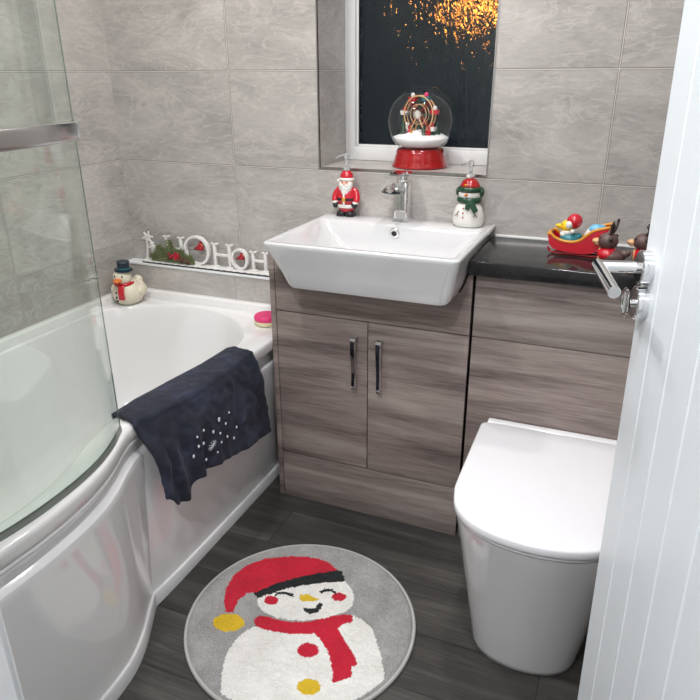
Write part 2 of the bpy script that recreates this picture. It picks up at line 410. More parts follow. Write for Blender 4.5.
def ray(poly,a):
    d=Vector((math.cos(a),math.sin(a),0)); best=None
    for i in range(len(poly)):
        p,q=poly[i]-cen,poly[(i+1)%len(poly)]-cen; e=q-p
        den=d.x*e.y-d.y*e.x
        if abs(den)<1e-12: continue
        t=(p.x*e.y-p.y*e.x)/den; s=(p.x*d.y-p.y*d.x)/den
        if t>0 and -1e-6<=s<=1+1e-6 and (best is None or t>best): best=t
    return cen+d*best
angs=sorted(set([2*PI*i/360 for i in range(360)]+[math.atan2(p.y-cen.y,p.x-cen.x)%(2*PI) for p in (opoly[0],opoly[1],opoly[-1],opoly[-2])]))
O=[ray(opoly,a) for a in angs]; I=[ray(ipoly,a) for a in angs]
def ring(f,z,src=None,inset=0):
    out=[]
    for o_,i_ in zip(O,I):
        p=o_.lerp(i_,f); 
        if inset: 
            d=(cen-p); p=p+d.normalized()*inset
        out.append(Vector((p.x,p.y,z if not callable(z) else z(p))))
    return out
def shrink(k,z,add=0): return [Vector((cen.x+(p.x-cen.x)*k,cen.y+(p.y-cen.y)*(k if k>.9 else k),z)) for p in I]
rings=[ring(0,.552,inset=.004),ring(0,.556),ring(0,.578),ring(0,.585,inset=.0025),ring(0,ZD,inset=.008),ring(.5,ZD),ring(.90,ZD-.0005),ring(.97,ZD-.003),ring(1,ZD-.010),shrink(.985,ZD-.04),shrink(.965,.45),shrink(.93,.32),shrink(.88,.23),shrink(.80,.195),shrink(.6,.185),shrink(.3,.18),shrink(.02,.178)]
b=BM(); loft(b,rings,cap1=True); obj('tub',b,M['acrylic'],bath,angle=60)
# raised lip against the tiles
b=BM(); prism(b,[(0.001,ZD-.01),(.001,.618),(.016,.618),(.024,.613),(.028,.600),(.032,ZD-.002),(.032,ZD-.01)],'y',-1.615,-.051)
prism(b,[(-.051,ZD-.01),(-.051,.618),(-.066,.618),(-.074,.613),(-.078,.600),(-.082,ZD-.002),(-.082,ZD-.01)],'x',.001,.764)
obj('tiling_lip',b,M['acrylic'],bath,angle=30)
def curve_at(poly,n):
    L=[0]
    for p,q in zip(poly,poly[1:]): L.append(L[-1]+(q-p).length)
    out=[]
    for k in range(n):
        s=L[-1]*k/(n-1); i=max(j for j in range(len(L)-1) if L[j]<=s+1e-9); t=(s-L[i])/(L[i+1]-L[i]) if L[i+1]>L[i] else 0
        out.append(poly[i].lerp(poly[i+1],min(t,1)))
    return out
def panel(top,bot,prof,thick=.012,n=60):
    T_,B_=curve_at(top,n),curve_at(bot,n); rings=[]
    for k in range(n):
        d=(T_[min(k+1,n-1)]-T_[max(k-1,0)]).normalized(); nrm=Vector((-d.y,d.x,0));
        if nrm.x<0: nrm=-nrm
        r=[]
        for z,off in prof:
            base=B_[k].lerp(T_[k],z/.555); p=base+nrm*off; r.append(Vector((p.x,p.y,z)))
        for z,off in reversed(prof):
            base=B_[k].lerp(T_[k],z/.555); p=base+nrm*(off-thick); r.append(Vector((p.x,p.y,z)))
        rings.append(r)
    return loft(BM(),rings,close=True,cap0=True,cap1=True)
prof=[(.0,.006),(.036,.006),(.043,.003),(.046,-.002),(.056,-.004),(.10,-.004),(.30,-.001),(.470,.001),(.486,.002),(.494,0),(.499,-.006),(.504,-.014),(.518,-.017),(.530,-.013),(.536,-.006),(.541,-.002),(.546,-.002),(.552,-.008),(.556,-.016)]
ci=catmull
st=[Vector(p) for p in ci([(.752,-.053,0),(.752,-.3,0),(.752,-.5,0),(.748,-.66,0),(.736,-.78,0),(.718,-.86,0),(.705,-.912,0)],6)]
sb=[Vector(p) for p in ci([(.700,-.053,0),(.700,-.5,0),(.699,-.8,0),(.695,-.912,0)],10)]
obj('side_panel',panel(st,sb,prof),M['panel'],bath,angle=28)
ct=[Vector(p) for p in ci([(.716,-.893,0),(.724,-.935,0),(.742,-.985,0),(.770,-1.05,0),(.792,-1.12,0),(.806,-1.20,0),(.811,-1.30,0),(.806,-1.40,0),(.799,-1.50,0),(.796,-1.615,0)],6)]
cb_=[Vector(p) for p in ci([(.694,-.908,0),(.708,-.935,0),(.732,-.98,0),(.760,-1.035,0),(.786,-1.105,0),(.796,-1.17,0),(.799,-1.25,0),(.797,-1.35,0),(.793,-1.48,0),(.79,-1.615,0)],6)]
obj('curved_panel',panel(ct,cb_,prof),M['panel'],bath,angle=28)
b=lathe(BM(),[(0,.184),(.032,.184),(.036,.188),(.03,.194),(0,.196)],(.38,-1.3,0)); obj('waste_plug',b,M['chrome'],bath)

# shower screen
scr=empty('shower_screen',(.76,-1.1,ZD),'curved frameless glass shower screen standing on the bath rim','shower screen')
g=[(.712,-.955),(.722,-.975),(.745,-1.02),(.768,-1.085),(.781,-1.15),(.787,-1.215),(.788,-1.29),(.780,-1.37),(.758,-1.45),(.72,-1.53),(.67,-1.60)]
gl_=catmull([(x,y,0) for x,y in g],6)
def sheet(poly,z0,z1,th,bev=0):
    n=len(poly); rings=[]
    for k in range(n):
        d=(poly[min(k+1,n-1)]-poly[max(k-1,0)]).normalized(); nr=Vector((-d.y,d.x,0)); nr=nr if nr.x>0 else -nr
        a=poly[k]+nr*th/2; c_=poly[k]-nr*th/2
        rings.append([Vector((a.x,a.y,z0)),Vector((a.x,a.y,z1)),Vector((c_.x,c_.y,z1)),Vector((c_.x,c_.y,z0))])
    return loft(BM(),rings,close=True,cap0=True,cap1=True)
GZ0=ZD+.014; GZ1=2.02
obj('glass_sheet',sheet(gl_,GZ0,GZ1,.005),M['screen'],scr,angle=30)
e0=gl_[0]; ed=(gl_[0]-gl_[1]).normalized()
obj('polished_edge',sheet([gl_[0]+ed*.0012,gl_[0]+ed*.0001],GZ0,GZ1,.0025),M['screen_edge'],scr,smooth=False)
obj('bottom_seal',sheet(gl_,ZD+.0005,GZ0,.007),M['seal'],scr)
obj('hinge_rail',bbox(.652,.682,-1.619,-1.596,ZD+.001,2.03,.003),M['chrome'],scr)
# chrome towel rail bolted to the glass
def offset(poly,o):
    out=[]; n=len(poly)
    for k in range(n):
        d=(poly[min(k+1,n-1)]-poly[max(k-1,0)]).normalized(); nr=Vector((-d.y,d.x,0)); nr=nr if nr.x>0 else -nr
        out.append(poly[k]+nr*o)
    return out
rl=[p for p in offset(gl_,.034) if -1.45<p.y<-1.022]
rl=[Vector((p.x,p.y,1.286)) for p in rl]
rail=obj('towel_rail',tube(BM(),rl,.01,seg=16,flat=(.010,.034)),M['brushed'],scr,angle=50)
b=BM(); e=rl[0]; d=(rl[0]-rl[1]).normalized(); 
tube(b,[e-d*.002,e+d*.004],.01,seg=16,flat=(.0115,.036)); obj('end_cap',b,M['chrome'],rail)
for q in (6,len(rl)-5):
    p=rl[q]; nn=gl_[0]; 
    near=min(gl_,key=lambda v:(Vector((v.x,v.y,1.286))-p).length)
    obj('fixing',tube(BM(),[p,Vector((near.x,near.y,1.286))],.008,14),M['chrome'],rail)

# ---------------------------------------------------------------- vanity unit
YC=-.289
van=empty('vanity_unit',(1.085,-.145,0),'greyed oak two-door vanity cabinet under the white washbasin','cabinet')
b=BM(); box(b,.784,1.402,YC+.02,-.001,.02,.815); obj('carcass',b,M['gap'],van)
obj('end_panel',bbox(.766,.7835,YC-.002,-.001,.0,.905,.0008),M['wood'],van)
b=BM(); prism(b,[(.7855,.695),(1.4025,.695),(1.4025,.876),(1.391,.876),(1.383,.850),(1.370,.817),(.890,.817),(.858,.884),(.7855,.884)],'y',YC,YC+.018); obj('top_rail',b,M['wood'],van,smooth=False)
obj('plinth',bbox(.7855,1.4025,YC-.001,YC+.017,.0,.1765,.0008),M['wood2'],van)
for x0,x1,m in ((.7855,1.0935,'wood'),(1.0965,1.4025,'wood3')):
    d=obj('door',bbox(x0,x1,YC,YC+.018,.180,.6915,.0008),M[m],van)
    hx=1.057 if x1<1.2 else 1.139
    # bowed, tapering strap handle
    pts=[(hx,YC-.000,.640),(hx,YC-.018,.645),(hx,YC-.027,.638),(hx,YC-.028,.60),(hx,YC-.024,.56),(hx,YC-.021,.53),(hx,YC-.022,.50),(hx,YC-.024,.482),(hx,YC-.017,.472),(hx,YC-.000,.474)]
    path=catmull(pts,5); rr=[]
    bmh=BM(); n=len(path); rings=[]
    for k,p in enumerate(path):
        tt=k/(n-1); w=.0095-.0045*tt
        dd=(path[min(k+1,n-1)]-path[max(k-1,0)]).normalized(); nr=Vector((0,-dd.z,dd.y)); h=.0035
        tw=math.sin(tt*PI)*.5
        ax=Vector((1,0,0))
        if .2<tt<.8: 
            R_=Matrix.Rotation(tw*.9,3,dd); ax=R_@ax; nr=R_@nr
        rings.append([p+ax*w+nr*h,p+ax*w-nr*h,p-ax*w-nr*h,p-ax*w+nr*h])
    loft(bmh,rings,cap0=True,cap1=True); obj('handle',bmh,M['chrome'],d,angle=40)
# WC unit
wc=empty('toilet_unit',(1.73,-.145,0),'greyed oak boxed-in cabinet behind the toilet under the black worktop','cabinet')
obj('carcass',bbox(1.409,2.055,YC+.02,-.001,.0,.878),M['gap'],wc)
obj('top_panel',bbox(1.411,2.055,YC,YC+.018,.6945,.877,.0008),M['wood2'],wc)
obj('middle_panel',bbox(1.411,2.055,YC,YC+.018,.1795,.692,.0008),M['wood'],wc)
obj('plinth',bbox(1.411,2.055,YC-.001,YC+.017,.0,.177,.0008),M['wood2'],wc)
b=BM(); box(b,1.3945,2.058,YC-.030,-.001,.879,.919,.003,3); tag(obj('worktop',b,M['worktop']),'glossy black sparkle worktop over the toilet unit','worktop')

# ---------------------------------------------------------------- washbasin
bas=empty('washbasin',(1.11,-.25,.96),'white rectangular semi-recessed ceramic washbasin on the vanity cabinet','washbasin')
ZB=.956
X0,X1,Y0,Y1=.846,1.402,-.470,-.001
def bring(x0,x1,y0,y1,z,r,rb=.004): return rrect(x0,x1,y0,y1,(r,r,rb,rb),z)
R_=[bring(.922,1.350,-.424,-.02,.822,.02),bring(.906,1.366,-.434,-.01,.823,.026),bring(.897,1.373,-.438,-.006,.832,.030),bring(.884,1.382,-.445,-.003,.865,.030),bring(.865,1.390,-.456,-.001,.905,.028),bring(.848,1.400,-.468,-.001,.942,.022),bring(X0,X1,Y0,Y1,.951,.020),bring(X0+.002,X1-.002,Y0+.002,Y1-.001,.955,.019),bring(X0+.006,X1-.006,Y0+.006,Y1-.003,ZB,.016),
 bring(X0+.018,X1-.018,Y0+.017,-.108,ZB,.020,.020),bring(X0+.022,X1-.022,Y0+.021,-.113,ZB-.003,.022,.022),bring(X0+.028,X1-.028,Y0+.027,-.118,ZB-.012,.026,.026),
 bring(X0+.060,X1-.055,Y0+.050,-.126,.905,.04,.04),bring(X0+.088,X1-.080,Y0+.072,-.134,.868,.05,.05),bring(X0+.11,X1-.10,Y0+.095,-.15,.852,.06,.06),bring(X0+.18,X1-.17,Y0+.15,-.2,.846,.06,.06),bring(1.10,1.13,-.32,-.29,.843,.012,.012)]
b=BM(); loft(b,R_,cap0=True,cap1=True); obj('bowl',b,M['ceramic'],bas,angle=50)
rot=Rx(PI/2+.1)
ov=(1.117,-.1232,.930)
b=BM(); lathe(b,[(.0075,0),(.0150,0),(.0165,.002),(.0150,.004),(.0085,.004),(.0075,.002),(.0075,0)],ov,28,rot); rg=obj('overflow_ring',b,M['chrome'],bas)
b=BM(); lathe(b,[(0,0.0003),(.0085,.0003),(.0085,.0022),(0,.0022)],ov,24,rot); obj('overflow_hole',b,M['black'],bas)
b=BM(); lathe(b,[(0,.8435),(.03,.8435),(.033,.847),(.028,.85),(0,.852)],(1.115,-.305,0)); obj('waste_plug',b,M['chrome'],bas)

# mixer tap
tp=empty('basin_tap',(1.12,-.058,ZB),'chrome waterfall mixer tap on the rear edge of the washbasin','tap')
tx,ty=1.118,-.056
b=BM(); loft(b,[rrect(tx-.027,tx+.027,ty-.025,ty+.025,.008,ZB+.0005),rrect(tx-.027,tx+.027,ty-.025,ty+.025,.008,ZB+.006),rrect(tx-.0235,tx+.0235,ty-.022,ty+.022,.010,ZB+.009),rrect(tx-.0235,tx+.0235,ty-.022,ty+.022,.010,ZB+.115),rrect(tx-.020,tx+.020,ty-.02,ty+.02,.010,ZB+.12)],cap0=True,cap1=True); obj('body',b,M['chrome'],tp)
# open trough spout
sp_=[]
for k,(yy,zz,w,h) in enumerate([(ty+.0,ZB+.106,.023,.018),(ty-.03,ZB+.106,.028,.015),(ty-.06,ZB+.104,.034,.011),(ty-.085,ZB+.100,.036,.007),(ty-.096,ZB+.098,.034,.003)]):
    sp_.append([Vector((tx-w,yy,zz+h*.6)),Vector((tx-w*.75,yy,zz-h*.4)),Vector((tx,yy,zz-h)),Vector((tx+w*.75,yy,zz-h*.4)),Vector((tx+w,yy,zz+h*.6)),Vector((tx+w*.9,yy,zz+h*.6)),Vector((tx+w*.6,yy,zz+h*.0)),Vector((tx,yy,zz-h*.35)),Vector((tx-w*.6,yy,zz)),Vector((tx-w*.9,yy,zz+h*.6))])
b=BM(); loft(b,sp_,cap0=True,cap1=True); obj('spout',b,M['chrome'],tp,angle=50)
b=BM(); lathe(b,[(0,.119),(.017,.119),(.019,.122),(.019,.140),(.017,.143),(0,.143)],(tx,ty,ZB),28); cap=obj('cartridge_cap',b,M['chrome'],tp)
b=BM(); lv=[]
for yy,zz,w,h in ((ty+.024,ZB+.144,.022,.006),(ty-.0,ZB+.145,.0235,.0075),(ty-.03,ZB+.147,.0235,.007),(ty-.06,ZB+.149,.021,.005),(ty-.090,ZB+.150,.014,.003)):
    lv.append([Vector((tx-w,yy,zz)),Vector((tx-w*.9,yy,zz+h)),Vector((tx+w*.9,yy,zz+h)),Vector((tx+w,yy,zz)),Vector((tx+w*.8,yy,zz-h*.5)),Vector((tx-w*.8,yy,zz-h*.5))])
loft(b,lv,cap0=True,cap1=True); obj('lever',b,M['chrome'],tp,angle=50)

# ---------------------------------------------------------------- toilet
to=empty('toilet',(1.68,-.55,0),'white back-to-wall toilet with its soft-square lid closed','toilet')
def dring(xl,xr,yb,yf,z,r=.05,bow=.03,rb=.012,n=10):
    """plan of the pan: straight sides, bowed front, rounded corners"""
    cx=(xl+xr)/2; hw=(xr-xl)/2
    P=[Vector((xr,yb,0)),Vector((xl,yb,0))]
    k_=(xr-xl)/.39; o=[(0,.19),(.006,.13),(.022,.078),(.060,.036),(.118,.010)]
    ctl=[(xl-.006,yb)]+[(xl+u*k_,yf+v*k_) for u,v in o]+[(cx,yf)]+[(xr-u*k_,yf+v*k_) for u,v in reversed(o)]+[(xr,yb)]
    c_=catmull([(a,d,0) for a,d in ctl],6)
    L=curve_at([Vector(p) for p in c_],80)
    back=[Vector((xr-(xr-xl)*k/10,yb,0)) for k in range(1,10)]
    # soften the two back corners
    out=[Vector((p.x,p.y,z)) for p in L+back]
    if rb:
        for p in out:
            if p.y>yb-rb and (p.x<xl+rb or p.x>xr-rb):
                dx=max(0,rb-(p.x-xl),rb-(xr-p.x)); dy=rb-(yb-p.y)
                if dx>0 and dy>0:
                    l=math.hypot(dx,dy)
                    if l>rb: 
                        k=rb/l; ccx=xl+rb if p.x<cx else xr-rb; ccy=yb-rb
                        p.x=ccx-dx*k if p.x<cx else ccx+dx*k; p.y=ccy+dy*k
    return out
YB=YC-.0025
b=BM(); loft(b,[dring(1.545,1.806,YB,-.748,.0005,rb=0),dring(1.540,1.811,YB,-.754,.004,rb=0),dring(1.537,1.814,YB,-.757,.02,rb=0),dring(1.521,1.830,YB,-.770,.12,rb=0),dring(1.500,1.850,YB,-.792,.25,rb=0),dring(1.483,1.868,YB,-.812,.36,rb=0),dring(1.477,1.874,YB,-.820,.402,rb=0),dring(1.478,1.873,YB,-.821,.410,rb=0),dring(1.483,1.868,YB,-.816,.415,rb=0),dring(1.6,1.76,YB-.1,-.72,.415,rb=0)],cap0=True,cap1=True)
obj('pan',b,M['ceramic'],to,angle=50)
b=BM(); loft(b,[dring(1.481,1.870,-.335,-.824,.4165),dring(1.477,1.874,-.333,-.828,.418),dring(1.477,1.874,-.333,-.828,.4255),dring(1.483,1.868,-.336,-.823,.427)],cap0=True,cap1=True); obj('seat',b,M['plastic'],to)
b=BM(); loft(b,[dring(1.476,1.875,-.325,-.829,.4285),dring(1.4715,1.8795,-.322,-.8345,.4295),dring(1.470,1.881,-.321,-.836,.432),dring(1.4705,1.8805,-.321,-.8355,.4475),dring(1.4725,1.8785,-.323,-.8335,.4505),dring(1.476,1.875,-.326,-.829,.452),dring(1.55,1.81,-.38,-.78,.4535)],cap0=True,cap1=True); obj('lid',b,M['plastic'],to,angle=50)
b=BM(); box(b,1.478,1.862,-.3195,YB,.4155,.451,.006,3); obj('hinge_block',b,M['plastic'],to)

# ---------------------------------------------------------------- rug
RUG=[
('W',[(1.004,-0.882),(0.986,-0.913),(0.979,-0.953),(0.983,-0.997),(1.004,-1.048),(1.034,-1.099),(1.057,-1.121),(1.123,-1.159),(1.323,-1.109),(1.390,-1.034),(1.390,-0.941),(1.373,-0.892),(1.348,-0.846),(1.296,-0.771),(1.261,-0.754),(1.229,-0.748),(1.205,-0.777)]),
('R',[(0.989,-0.864),(0.995,-0.846),(1.017,-0.842),(1.070,-0.839),(1.134,-0.813),(1.172,-0.777),(1.214,-0.752),(1.232,-0.750),(1.239,-0.770),(1.221,-0.787),(1.212,-0.807),(1.243,-0.837),(1.286,-0.873),(1.304,-0.896),(1.294,-0.909),(1.305,-0.937),(1.268,-0.971),(1.251,-0.931),(1.216,-0.884),(1.182,-0.857),(1.159,-0.848),(1.103,-0.873),(1.040,-0.884),(1.004,-0.882)]),
('W',[(0.955,-0.786),(0.983,-0.751),(1.013,-0.714),(1.049,-0.685),(1.102,-0.657),(1.159,-0.634),(1.190,-0.656),(1.210,-0.686),(1.217,-0.720),(1.206,-0.750),(1.162,-0.789),(1.114,-0.818),(1.045,-0.836),(0.998,-0.830),(0.973,-0.814)]),
('R',[(0.903,-0.869),(0.877,-0.837),(0.855,-0.792),(0.847,-0.738),(0.859,-0.685),(0.901,-0.633),(0.962,-0.598),(1.030,-0.576),(1.083,-0.579),(1.122,-0.600),(1.143,-0.629),(1.079,-0.661),(1.028,-0.693),(0.989,-0.732),(0.958,-0.766),(0.938,-0.775),(0.920,-0.787),(0.913,-0.817),(0.918,-0.847),(0.924,-0.865)]),
('K',[(0.938,-0.775),(0.953,-0.757),(0.981,-0.716),(1.020,-0.677),(1.068,-0.638),(1.119,-0.603),(1.136,-0.599),(1.162,-0.637),(1.105,-0.664),(1.054,-0.696),(1.019,-0.725),(0.987,-0.759),(0.959,-0.791)]),
('Y',[(0.971,-0.883),(0.975,-0.892),(0.973,-0.902),(0.968,-0.911),(0.960,-0.920),(0.948,-0.926),(0.935,-0.930),(0.922,-0.930),(0.910,-0.928),(0.899,-0.923),(0.892,-0.915),(0.888,-0.906),(0.889,-0.896),(0.894,-0.886),(0.903,-0.878),(0.914,-0.871),(0.928,-0.867),(0.941,-0.867),(0.954,-0.869),(0.964,-0.875)]),
('R',[(1.196,-0.892),(1.198,-0.899),(1.197,-0.907),(1.193,-0.913),(1.188,-0.919),(1.180,-0.924),(1.171,-0.926),(1.163,-0.926),(1.155,-0.924),(1.148,-0.919),(1.144,-0.914),(1.142,-0.907),(1.143,-0.899),(1.146,-0.892),(1.152,-0.886),(1.160,-0.882),(1.169,-0.880),(1.178,-0.880),(1.186,-0.882),(1.192,-0.886)]),
('Y',[(1.246,-0.992),(1.248,-0.999),(1.247,-1.006),(1.243,-1.013),(1.237,-1.019),(1.230,-1.023),(1.221,-1.025),(1.213,-1.025),(1.205,-1.023),(1.198,-1.019),(1.193,-1.013),(1.192,-1.006),(1.192,-0.999),(1.196,-0.991),(1.202,-0.985),(1.210,-0.981),(1.218,-0.979),(1.227,-0.979),(1.235,-0.981),(1.242,-0.986)]),
('R',[(1.016,-0.775),(1.018,-0.781),(1.017,-0.786),(1.015,-0.791),(1.012,-0.795),(1.006,-0.798),(1.000,-0.800),(0.994,-0.800),(0.988,-0.798),(0.983,-0.795),(0.980,-0.790),(0.978,-0.785),(0.978,-0.780),(0.980,-0.774),(0.984,-0.770),(0.989,-0.767),(0.995,-0.765),(1.002,-0.766),(1.008,-0.768),(1.012,-0.771)]),
('R',[(1.188,-0.692),(1.189,-0.697),(1.188,-0.702),(1.185,-0.707),(1.181,-0.712),(1.176,-0.715),(1.169,-0.716),(1.163,-0.716),(1.158,-0.715),(1.153,-0.711),(1.150,-0.707),(1.149,-0.702),(1.150,-0.696),(1.152,-0.691),(1.157,-0.687),(1.162,-0.684),(1.168,-0.682),(1.175,-0.682),(1.180,-0.684),(1.185,-0.687)]),
('Y',[(1.063,-0.735),(1.084,-0.723),(1.106,-0.728),(1.121,-0.730),(1.109,-0.743),(1.082,-0.754),(1.070,-0.748)]),
('K',[(0.995,-0.761),(1.001,-0.747),(1.018,-0.738),(1.046,-0.739),(1.050,-0.747),(1.022,-0.747),(1.006,-0.756),(1.002,-0.768)]),
('K',[(1.109,-0.702),(1.118,-0.684),(1.136,-0.678),(1.156,-0.686),(1.158,-0.695),(1.138,-0.688),(1.124,-0.694),(1.117,-0.708)]),
('K',[(1.092,-0.773),(1.112,-0.773),(1.125,-0.764),(1.126,-0.741),(1.138,-0.740),(1.141,-0.760),(1.136,-0.779),(1.119,-0.788),(1.101,-0.786)]),
]
rc=(1.103,-.808); RR=.309
def inside(p,poly):
    x,y=p; c_=False; j=len(poly)-1
    for i in range(len(poly)):
        xi,yi=poly[i]; xj,yj=poly[j]
        if (yi>y)!=(yj>y) and x<(xj-xi)*(y-yi)/(yj-yi)+xi: c_=not c_
        j=i
    return c_
RB=[(k,pl_,min(p[0] for p in pl_)-.006,max(p[0] for p in pl_)+.006,min(p[1] for p in pl_)-.006,max(p[1] for p in pl_)+.006) for k,pl_ in RUG]
rug=empty('round_rug',(rc[0],rc[1],0),'round grey rug with a smiling snowman in a red hat','rug')
bm=BM(); rnd=random.Random(3); step=.0026; N=int(2*RR/step)
grid={}
def hv(i,j):
    if (i,j) not in grid:
        x=rc[0]-RR+i*step; y=rc[1]-RR+j*step
        r=math.hypot(x-rc[0],y-rc[1]); edge=max(0,min(1,(RR-.003-r)/.010))
        z=.004+.013*math.sqrt(edge)+ (.0012*noise.noise(Vector((x*160,y*160,0)))+.0022*noise.noise(Vector((x*60,y*60,5)))+rnd.uniform(-.0011,.0011))*edge
        grid[(i,j)]=bm.verts.new((x+rnd.uniform(-.0005,.0005),y+rnd.uniform(-.0005,.0005),z))
    return grid[(i,j)]
SL={'G':0,'W':1,'R':2,'K':3,'Y':4}
for i in range(N):
    for j in range(N):
        x=rc[0]-RR+(i+.5)*step; y=rc[1]-RR+(j+.5)*step
        if math.hypot(x-rc[0],y-rc[1])>RR-.003: continue
        jx=x+.0022*noise.noise(Vector((x*260,y*260,1)))+rnd.uniform(-.0012,.0012); jy=y+.0022*noise.noise(Vector((x*260,y*260,9)))+rnd.uniform(-.0012,.0012)
        k='G'
        if math.hypot(x-rc[0],y-rc[1])<RR-.012:
            for kk,pl_,a0,a1,b0,b1 in RB:
                if a0<jx<a1 and b0<jy<b1 and inside((jx,jy),pl_): k=kk
        f=bm.faces.new((hv(i,j),hv(i+1,j),hv(i+1,j+1),hv(i,j+1))); f.material_index=SL[k]
me=bpy.data.meshes.new('pile'); bm.to_mesh(me); bm.free()
for p in me.polygons: p.use_smooth=True
me.transform(Matrix.Translation((-rc[0],-rc[1],0)))
pl=link('pile',me,[M['rugG'],M['rugW'],M['rugR'],M['rugK'],M['rugY']],rug)
b=BM(); lathe(b,[(RR-.02,.0005),(RR,.0005),(RR+.003,.004),(RR+.0025,.010),(RR,.0125),(RR-.004,.0125),(RR-.0065,.010),(RR-.007,.004)],(rc[0],rc[1],0),160)
obj('binding',b,M['hem'],rug)
b=BM(); lathe(b,[(0,.0004),(RR-.004,.0004),(RR-.004,.0035),(0,.0035)],(rc[0],rc[1],0),120); obj('backing',b,M['hem'],rug)

# ---------------------------------------------------------------- towel over the bath edge
tw=empty('bath_towel',(.75,-.64,ZD),'dark navy towel with a silver snowflake pattern hung over the bath rim','towel')
def rimx(y):   # outer edge of the rim at this y
    pts=[(x_,y_) for x_,y_ in outer]
    for (x1_,y1_),(x2_,y2_) in zip(pts,pts[1:]):
        if y2_<=y<=y1_: return x1_+(x2_-x1_)*(y-y1_)/(y2_-y1_)
    return .765
def innx(y):
    pts=[(.682,-.40),(.678,-.55),(.660,-.70),(.648,-.82),(.648,-.92),(.668,-1.02)]
    if y>-.40: return .682-(y+.40)*.3
    for (x1_,y1_),(x2_,y2_) in zip(pts,pts[1:]):
        if y2_<=y<=y1_: return x1_+(x2_-x1_)*(y-y1_)/(y2_-y1_)
    return .66
def sm(t): t=max(0,min(1,t)); return t*t*(3-2*t)
NU,NV=120,90
def towel_pt(u,v):
    """u 0..1 along rim (near -> far), v 0..1 from inside hem over the rim to outside hem"""
    y=-.925+.505*u
    xi=innx(y)-.012; xo=rimx(y)+.007
    hang_in=.06; top=xo-xi; hang=.262+.02*math.sin(u*9)-.02*sm((u-.12)/.2)*(1-sm((u-.6)/.3))+(.0)*u
    hang=.235+.040*sm(u/.05)*(1-sm((u-.13)/.12))+.05*sm((u-.35)/.6)
    tot=hang_in+top+hang; s=v*tot; r=.012
    if s<hang_in: x=xi-.002*(1-s/hang_in); z=ZD+.004-(hang_in-s)
    elif s<hang_in+top: x=xi+(s-hang_in); z=ZD+.009+.004*math.sin((s-hang_in)/top*PI)
    else:
        d=s-hang_in-top; x=xo+.018*sm(d/.10)*sm((d)/.06); z=ZD+.004-d
    # soften the two bends
    d1=abs(s-hang_in); d2=abs(s-hang_in-top)
    if d1<r: z-=.004*(1-d1/r)
    if d2<.016: z-=.005*(1-d2/.016)**1.5
    # folds on the hanging part, deeper towards the near end and the hem
    f=sm((s-hang_in-top)/.15)
    g=max(0,1-u*1.6)
    fold=math.sin(u*46+1.2*math.sin(u*8))*(.008*g+.0015)+.010*math.exp(-((u-.10)/.06)**2)+.008*math.exp(-((u-.27)/.05)**2)-.006*math.exp(-((u-.36)/.04)**2)
    x+=f*(fold+.012*g)
    q=sm((s-hang_in)/.03)
    n_=noise.noise(Vector((y*14,s*14,2)))*.009+noise.noise(Vector((y*38,s*38,7)))*.0045+noise.noise(Vector((y*90,s*90,1)))*.0012
    if s<hang_in+top: z+=q*(abs(n_)*1.0+.001)
    else: x+=(n_+.004)*sm(d/.03) 
    # drift of the cloth: near hem pulled towards the far end
    yy=y+.010*f*math.sin(u*30)*g+.045*sm(1-u*1.5)*max(0,s-hang_in-top)/.25+.035*u*u*max(0,s-hang_in-top)/.25
    if s<hang_in+top: yy+=.040*(1-sm(u*2.5))*(1-s/(hang_in+top))
    return Vector((x,yy,z))
P=[[towel_pt(i/NU,j/NV) for j in range(NV+1)] for i in range(NU+1)]
b=BM(); th=.006
V=[[b.verts.new(p) for p in row] for row in P]
for i in range(NU):
    for j in range(NV): b.faces.new((V[i][j],V[i+1][j],V[i+1][j+1],V[i][j+1]))
bmesh.ops.recalc_face_normals(b,faces=b.faces)
cl=obj('cloth',b,M['towel'],tw,angle=180)
md=cl.modifiers.new('thickness','SOLIDIFY'); md.thickness=th; md.offset=-1
DOTS=[ (-0.619,0.491,1.2),(-0.659,0.487,2.6),(-0.637,0.464,1.5),(-0.585,0.426,1.6),(-0.736,0.493,1.5),(-0.698,0.469,1.8),(-0.668,0.449,1.5),(-0.638,0.423,1.5),(-0.600,0.397,1.7),(-0.773,0.493,1.3),(-0.747,0.459,1.8),(-0.771,0.463,1.8),(-0.670,0.422,1.4),(-0.686,0.397,1.3),(-0.747,0.409,1.6),(-0.782,0.436,2.0),(-0.707,0.431,4.0) ]
def on_towel(y,z):
    best=None
    for row in P:
        for p in row[int(NV*.42):]:
            d=(p.y-y)**2+(p.z-z)**2
            if best is None or d<best[0]: best=(d,p)
    return best[1].x
for (y,z,r) in DOTS:
    b=BM()
    x=on_towel(y,z)+.0055
    if r<4: ell(b,(x,y,z),(.002,.0022*r,.0028*r),10,6)
    else:
        for k in range(5):
            a=PI*k/5; dy,dz=math.cos(a)*.020,math.sin(a)*.013
            tube(b,[(x+.0005,y-dy,z-dz),(x+.002,y,z),(x+.0005,y+dy,z+dz)],.0006,6)
    tag(obj('embroidered_snowflake' if r>=4 else 'embroidered_dot',b,M['embro'],tw),'silver thread')
def blob(name,mat,parent,items,seg=22,label=None):
    b=BM()
    for it in items: ell(b,it[0],it[1],seg,int(seg*.6),it[2] if len(it)>2 else None)
    o=obj(name,b,M[mat],parent,angle=180)
    if label: o['label']=label
    return o
def chain(b,pts,rad,seg=12):
    tube(b,catmull(pts,4),rad,seg); return b
